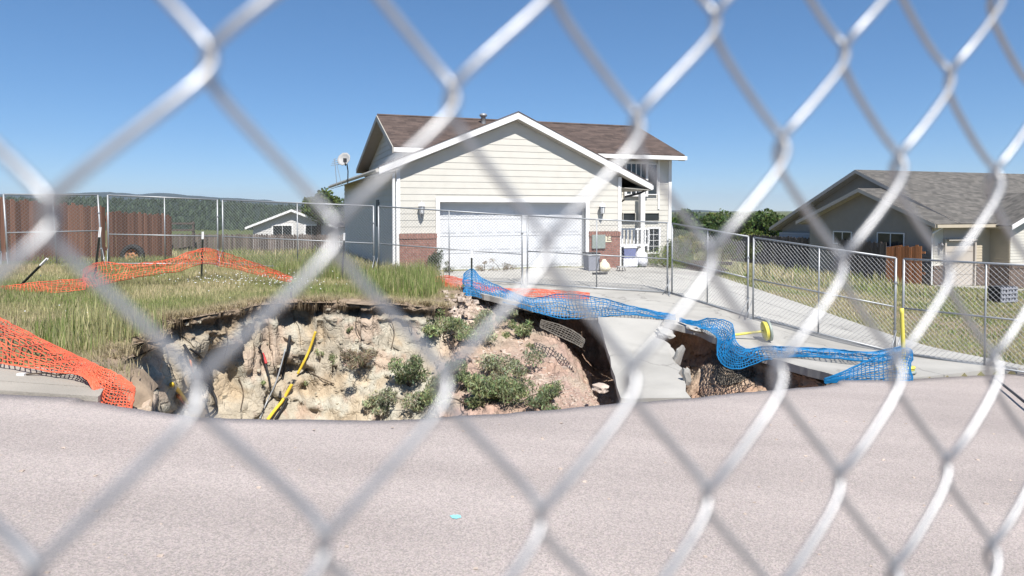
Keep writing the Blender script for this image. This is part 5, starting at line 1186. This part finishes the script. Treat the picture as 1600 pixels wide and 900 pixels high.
# windows in the shaded gable, small low wing on the left
def side_window(parent, x, y0, y1, z0, z1, n):
    b = MB(); f = .05
    for (a, c, d, e) in ((y0-f, y0, z0-f, z1+f), (y1, y1+f, z0-f, z1+f), (y0, y1, z0-f, z0), (y0, y1, z1, z1+f)): b.box(x-.05, x, a, c, d, e)
    for k in range(1, n): m_ = y0+(y1-y0)*k/n; b.box(x-.04, x, m_-.02, m_+.02, z0, z1)
    w_ = b.build("window", 'white', parent)
    for k in range(n): MB().box(x-.022, x-.021+.01, y0+(y1-y0)*k/n, y0+(y1-y0)*(k+1)/n, z0, z1).build("pane", 'glass', w_)
side_window(nb, -.005, 1.4, 2.8, 1.70, 2.30, 2); side_window(nb, -.005, 4.4, 5.5, 1.72, 2.28, 2)
b = MB(); b.box(1.2, 1.5, 8.0, 10.9, -.2, 2.1); b.build("rear_annex", 'siding_grey', nb)
siding_wall(nb, lambda z: (Vector((1.19, 8.0, 0)), Vector((1.19, 10.9, 0)), Vector((-1, 0, 0))), .0, 2.1, 'siding_grey', .2, name="annex_siding")
b = MB(); b.tube([(1.0, 7.6, 2.3), (.9, 7.4, 2.0), (1.1, 7.2, 1.9)], .06, 6); b.build("gutter_elbow", 'dark', nb)
# walk and box on the neighbour's lawn
wlk = thing("neighbour_walk", "", ""); del wlk["label"]; del wlk["category"]; wlk["kind"] = "structure"
a = [NO+Vector((cos(NR_)*x-sin(NR_)*y, sin(NR_)*x+cos(NR_)*y, 0)) for x, y in ((-.3, -.35), (10, -4.5), (10, -1.9), (3.6, -1.95), (3.55, -.1), (.6, -.05))]
panels("slab", [(p.x, p.y) for p in a], UDIR, [], [], 'concrete', .14, -.09, wlk)
q = G(1578, 474, 12, 40)
t = thing("lattice_box", "small dark grey lattice covered box on the neighbouring lawn", "box", q, HR)
MB().box(-.42, .42, .06, .5, 0, .58).build("cabinet", 'dark', t)
for k in range(6): MB().box(-.42+k*.15, -.33+k*.15, .03, .055, .02, .58).build("slat", 'bin', t)
for k in range(4): MB().box(-.42, .42, .005, .028, .04+k*.15, .10+k*.15).build("cross_slat", 'bin', t)

# ---------------------------------------------------------------- small grey house far behind on the left
q = P(458, 382, 62)
t = thing("far_house", "small pale grey house with white gable behind the picket fence", "house", (q.x, q.y, q.z-1.6), radians(4))
hw = 3.55; ez = (382-352)/F*62+1.6; az = (382-329)/F*62+1.6
wl = MB().prism([(-hw, 0, 0), (hw, 0, 0), (hw, 0, ez), (0, 0, az), (-hw, 0, ez)], (0, 8, 0)).build("wall", 'siding_far', t)
siding_wall(wl, lambda z: (Vector((-hw+max(0, (z-ez)/(az-ez))*hw, 0, 0)), Vector((hw-max(0, (z-ez)/(az-ez))*hw+.01, 0, 0)), Vector((0, -1, 0))), 0, az-.05, 'siding_far', .2)
rf = MB().prism([(-hw-.5, -.5, ez-.2), (0, -.5, az+.08), (hw+.5, -.5, ez-.2), (hw+.45, -.5, ez-.3), (0, -.5, az-.05), (-hw-.45, -.5, ez-.3)], (0, 9, 0)).build("roof", 'shingle_grey', t)
for s_ in (-1, 1):
    xa, xb = s_*(hw+.55), 0; MB().prism([(xa, -.54, ez-.36), (xb, -.54, az-.10), (xb, -.54, az+.12), (xa, -.54, ez-.16)], (0, .035, 0)).build("rake_fascia", 'white', rf)
window(t, -1.75, -.1, 2.35, 3.30, -.04, 2, 1, .12); window(t, 1.15, 2.15, 2.35, 3.30, -.04, 2, 1, .12)

# ---------------------------------------------------------------- hills with forest
def hill(name, prof, Yf, Yb, zbot, colr, seed, rough):
    xs_ = np.array([p[0] for p in prof]); ysx = np.array([p[1] for p in prof]); n = 260; V = []; NRW = 14
    for j in range(NRW):
        t_ = j/(NRW-1); Yd = Yf+(Yb-Yf)*t_
        for i in range(n):
            px = -500+2600*i/(n-1); py = np.interp(px, xs_, ysx); top = P(px, py, Yb)
            x = (px-800)/F*Yd; z = zbot+(top.z-zbot)*(sin(t_*pi/2)**1.1)+rough*fbm((x, Yd, seed), 14/Yb, 4)*t_
            V.append((x, Yd, z))
    for i in range(n): V.append((V[(NRW-1)*n+i][0]*1.1, Yb*1.15, zbot))
    ii = np.arange((NRW+1)*n).reshape(NRW+1, n); Q = np.stack([ii[:-1, :-1], ii[:-1, 1:], ii[1:, 1:], ii[1:, :-1]], -1).reshape(-1, 4)
    return link(name, np_mesh(name, V, Q), mat(name+'_forest', colr, .95, 0, .35, .02, 0, col2=tuple(c*.6 for c in colr)), None, True, kind="structure"), np.array(V).reshape(NRW+1, n, 3)
far_prof = [(-500,300),(0,304),(60,306),(100,305),(140,302),(175,302),(215,305),(255,304),(300,307),(350,311),(420,316),(500,322),(600,326),(1000,328),(1050,330),(1120,331),(1220,334),(1300,334),(2100,326)]
hill("hills", far_prof, 1400, 2600, -6, (.055, .078, .080), 1, 10)
mid_prof = [(-500,312),(0,314),(100,312),(200,315),(300,316),(400,322),(480,326),(560,332),(800,334),(1050,336),(1230,339),(2100,338)]
h2, HV = hill("near_hill", mid_prof, 150, 420, -3, (.042, .058, .040), 4, 2.5)
# forest on the near hill: one mass of small trees
rng = np.random.default_rng(77); n = 5200; jj = rng.uniform(0, 12.99, n); iu = rng.uniform(20, 170, n)
j0 = jj.astype(int); i0 = iu.astype(int); fj = (jj-j0)[:, None]; fi = (iu-i0)[:, None]
pp = (HV[j0, i0]*(1-fj)+HV[j0+1, i0]*fj)*(1-fi)+(HV[j0, i0+1]*(1-fj)+HV[j0+1, i0+1]*fj)*fi
dist = pp[:, 1]; hh = rng.uniform(1.0, 2.2, n); rw = hh*rng.uniform(.22, .45, n)
cl = np.array([.042, .058, .040])*(1+rng.normal(0, .22, (n, 1))); VV = []; TT = []; CC = []
for k in range(n):
    b0 = len(VV)*1; a0 = rng.uniform(0, 6.3); m_ = 6
    ring1 = [(pp[k, 0]+rw[k]*cos(a0+2*pi*q/m_)*rng.uniform(.7, 1.2), pp[k, 1]+rw[k]*sin(a0+2*pi*q/m_), pp[k, 2]+hh[k]*.12) for q in range(m_)]
    ring2 = [(pp[k, 0]+.7*rw[k]*cos(a0+.5+2*pi*q/m_)*rng.uniform(.6, 1.2), pp[k, 1]+.7*rw[k]*sin(a0+.5+2*pi*q/m_), pp[k, 2]+hh[k]*.55*rng.uniform(.85, 1.15)) for q in range(m_)]
    VV += ring1+ring2+[(pp[k, 0], pp[k, 1], pp[k, 2]+hh[k])]
    for q in range(m_):
        q1 = (q+1) % m_; TT += [(b0+q, b0+q1, b0+m_+q), (b0+q1, b0+m_+q1, b0+m_+q), (b0+m_+q, b0+m_+q1, b0+2*m_)]
    CC += [cl[k]]*(2*m_+1)
me = np_mesh("forest", VV, TT); set_colors(me, np.clip(np.array(CC), .01, .5)); M['forest'] = mat('forest', (1,1,1), .95, 0, .2, .5, attr="tint")
o = link("forest", me, 'forest'); o["kind"] = "stuff"; o["label"] = "dark pine forest covering the low hill behind the houses"

# small litter on the left pavement
q = G(60, 588, 5, 9)
t = thing("litter_stick", "small dark stick and litter on the pavement below the orange net", "stick", q)
MB().tube([(-.12, 0, .02), (.05, .02, .03), (.2, -.03, .02), (.3, 0, .03)], .008, 5).build("twig", 'bark', t); MB().box(-.2, -.13, -.02, .02, .005, .03).build("paper_scrap", 'white', t)

# ---------------------------------------------------------------- thin summer haze
hm = bpy.data.materials.new("haze"); hm.use_nodes = True; hn = hm.node_tree
for _x in list(hn.nodes):
    if _x.type == 'BSDF_PRINCIPLED': hn.nodes.remove(_x)
pv_ = hn.nodes.new("ShaderNodeVolumePrincipled"); pv_.inputs["Color"].default_value = (.80, .88, 1.0, 1); pv_.inputs["Density"].default_value = .00011; pv_.inputs["Anisotropy"].default_value = .2
hn.links.new(pv_.outputs[0], [x for x in hn.nodes if x.type == 'OUTPUT_MATERIAL'][0].inputs["Volume"])
M['haze'] = hm
hz = MB().box(-4200, 4200, -600, 6200, -14, 140).build("haze", 'haze', None); hz["kind"] = "stuff"; hz["label"] = "thin pale summer haze over the distant hills"
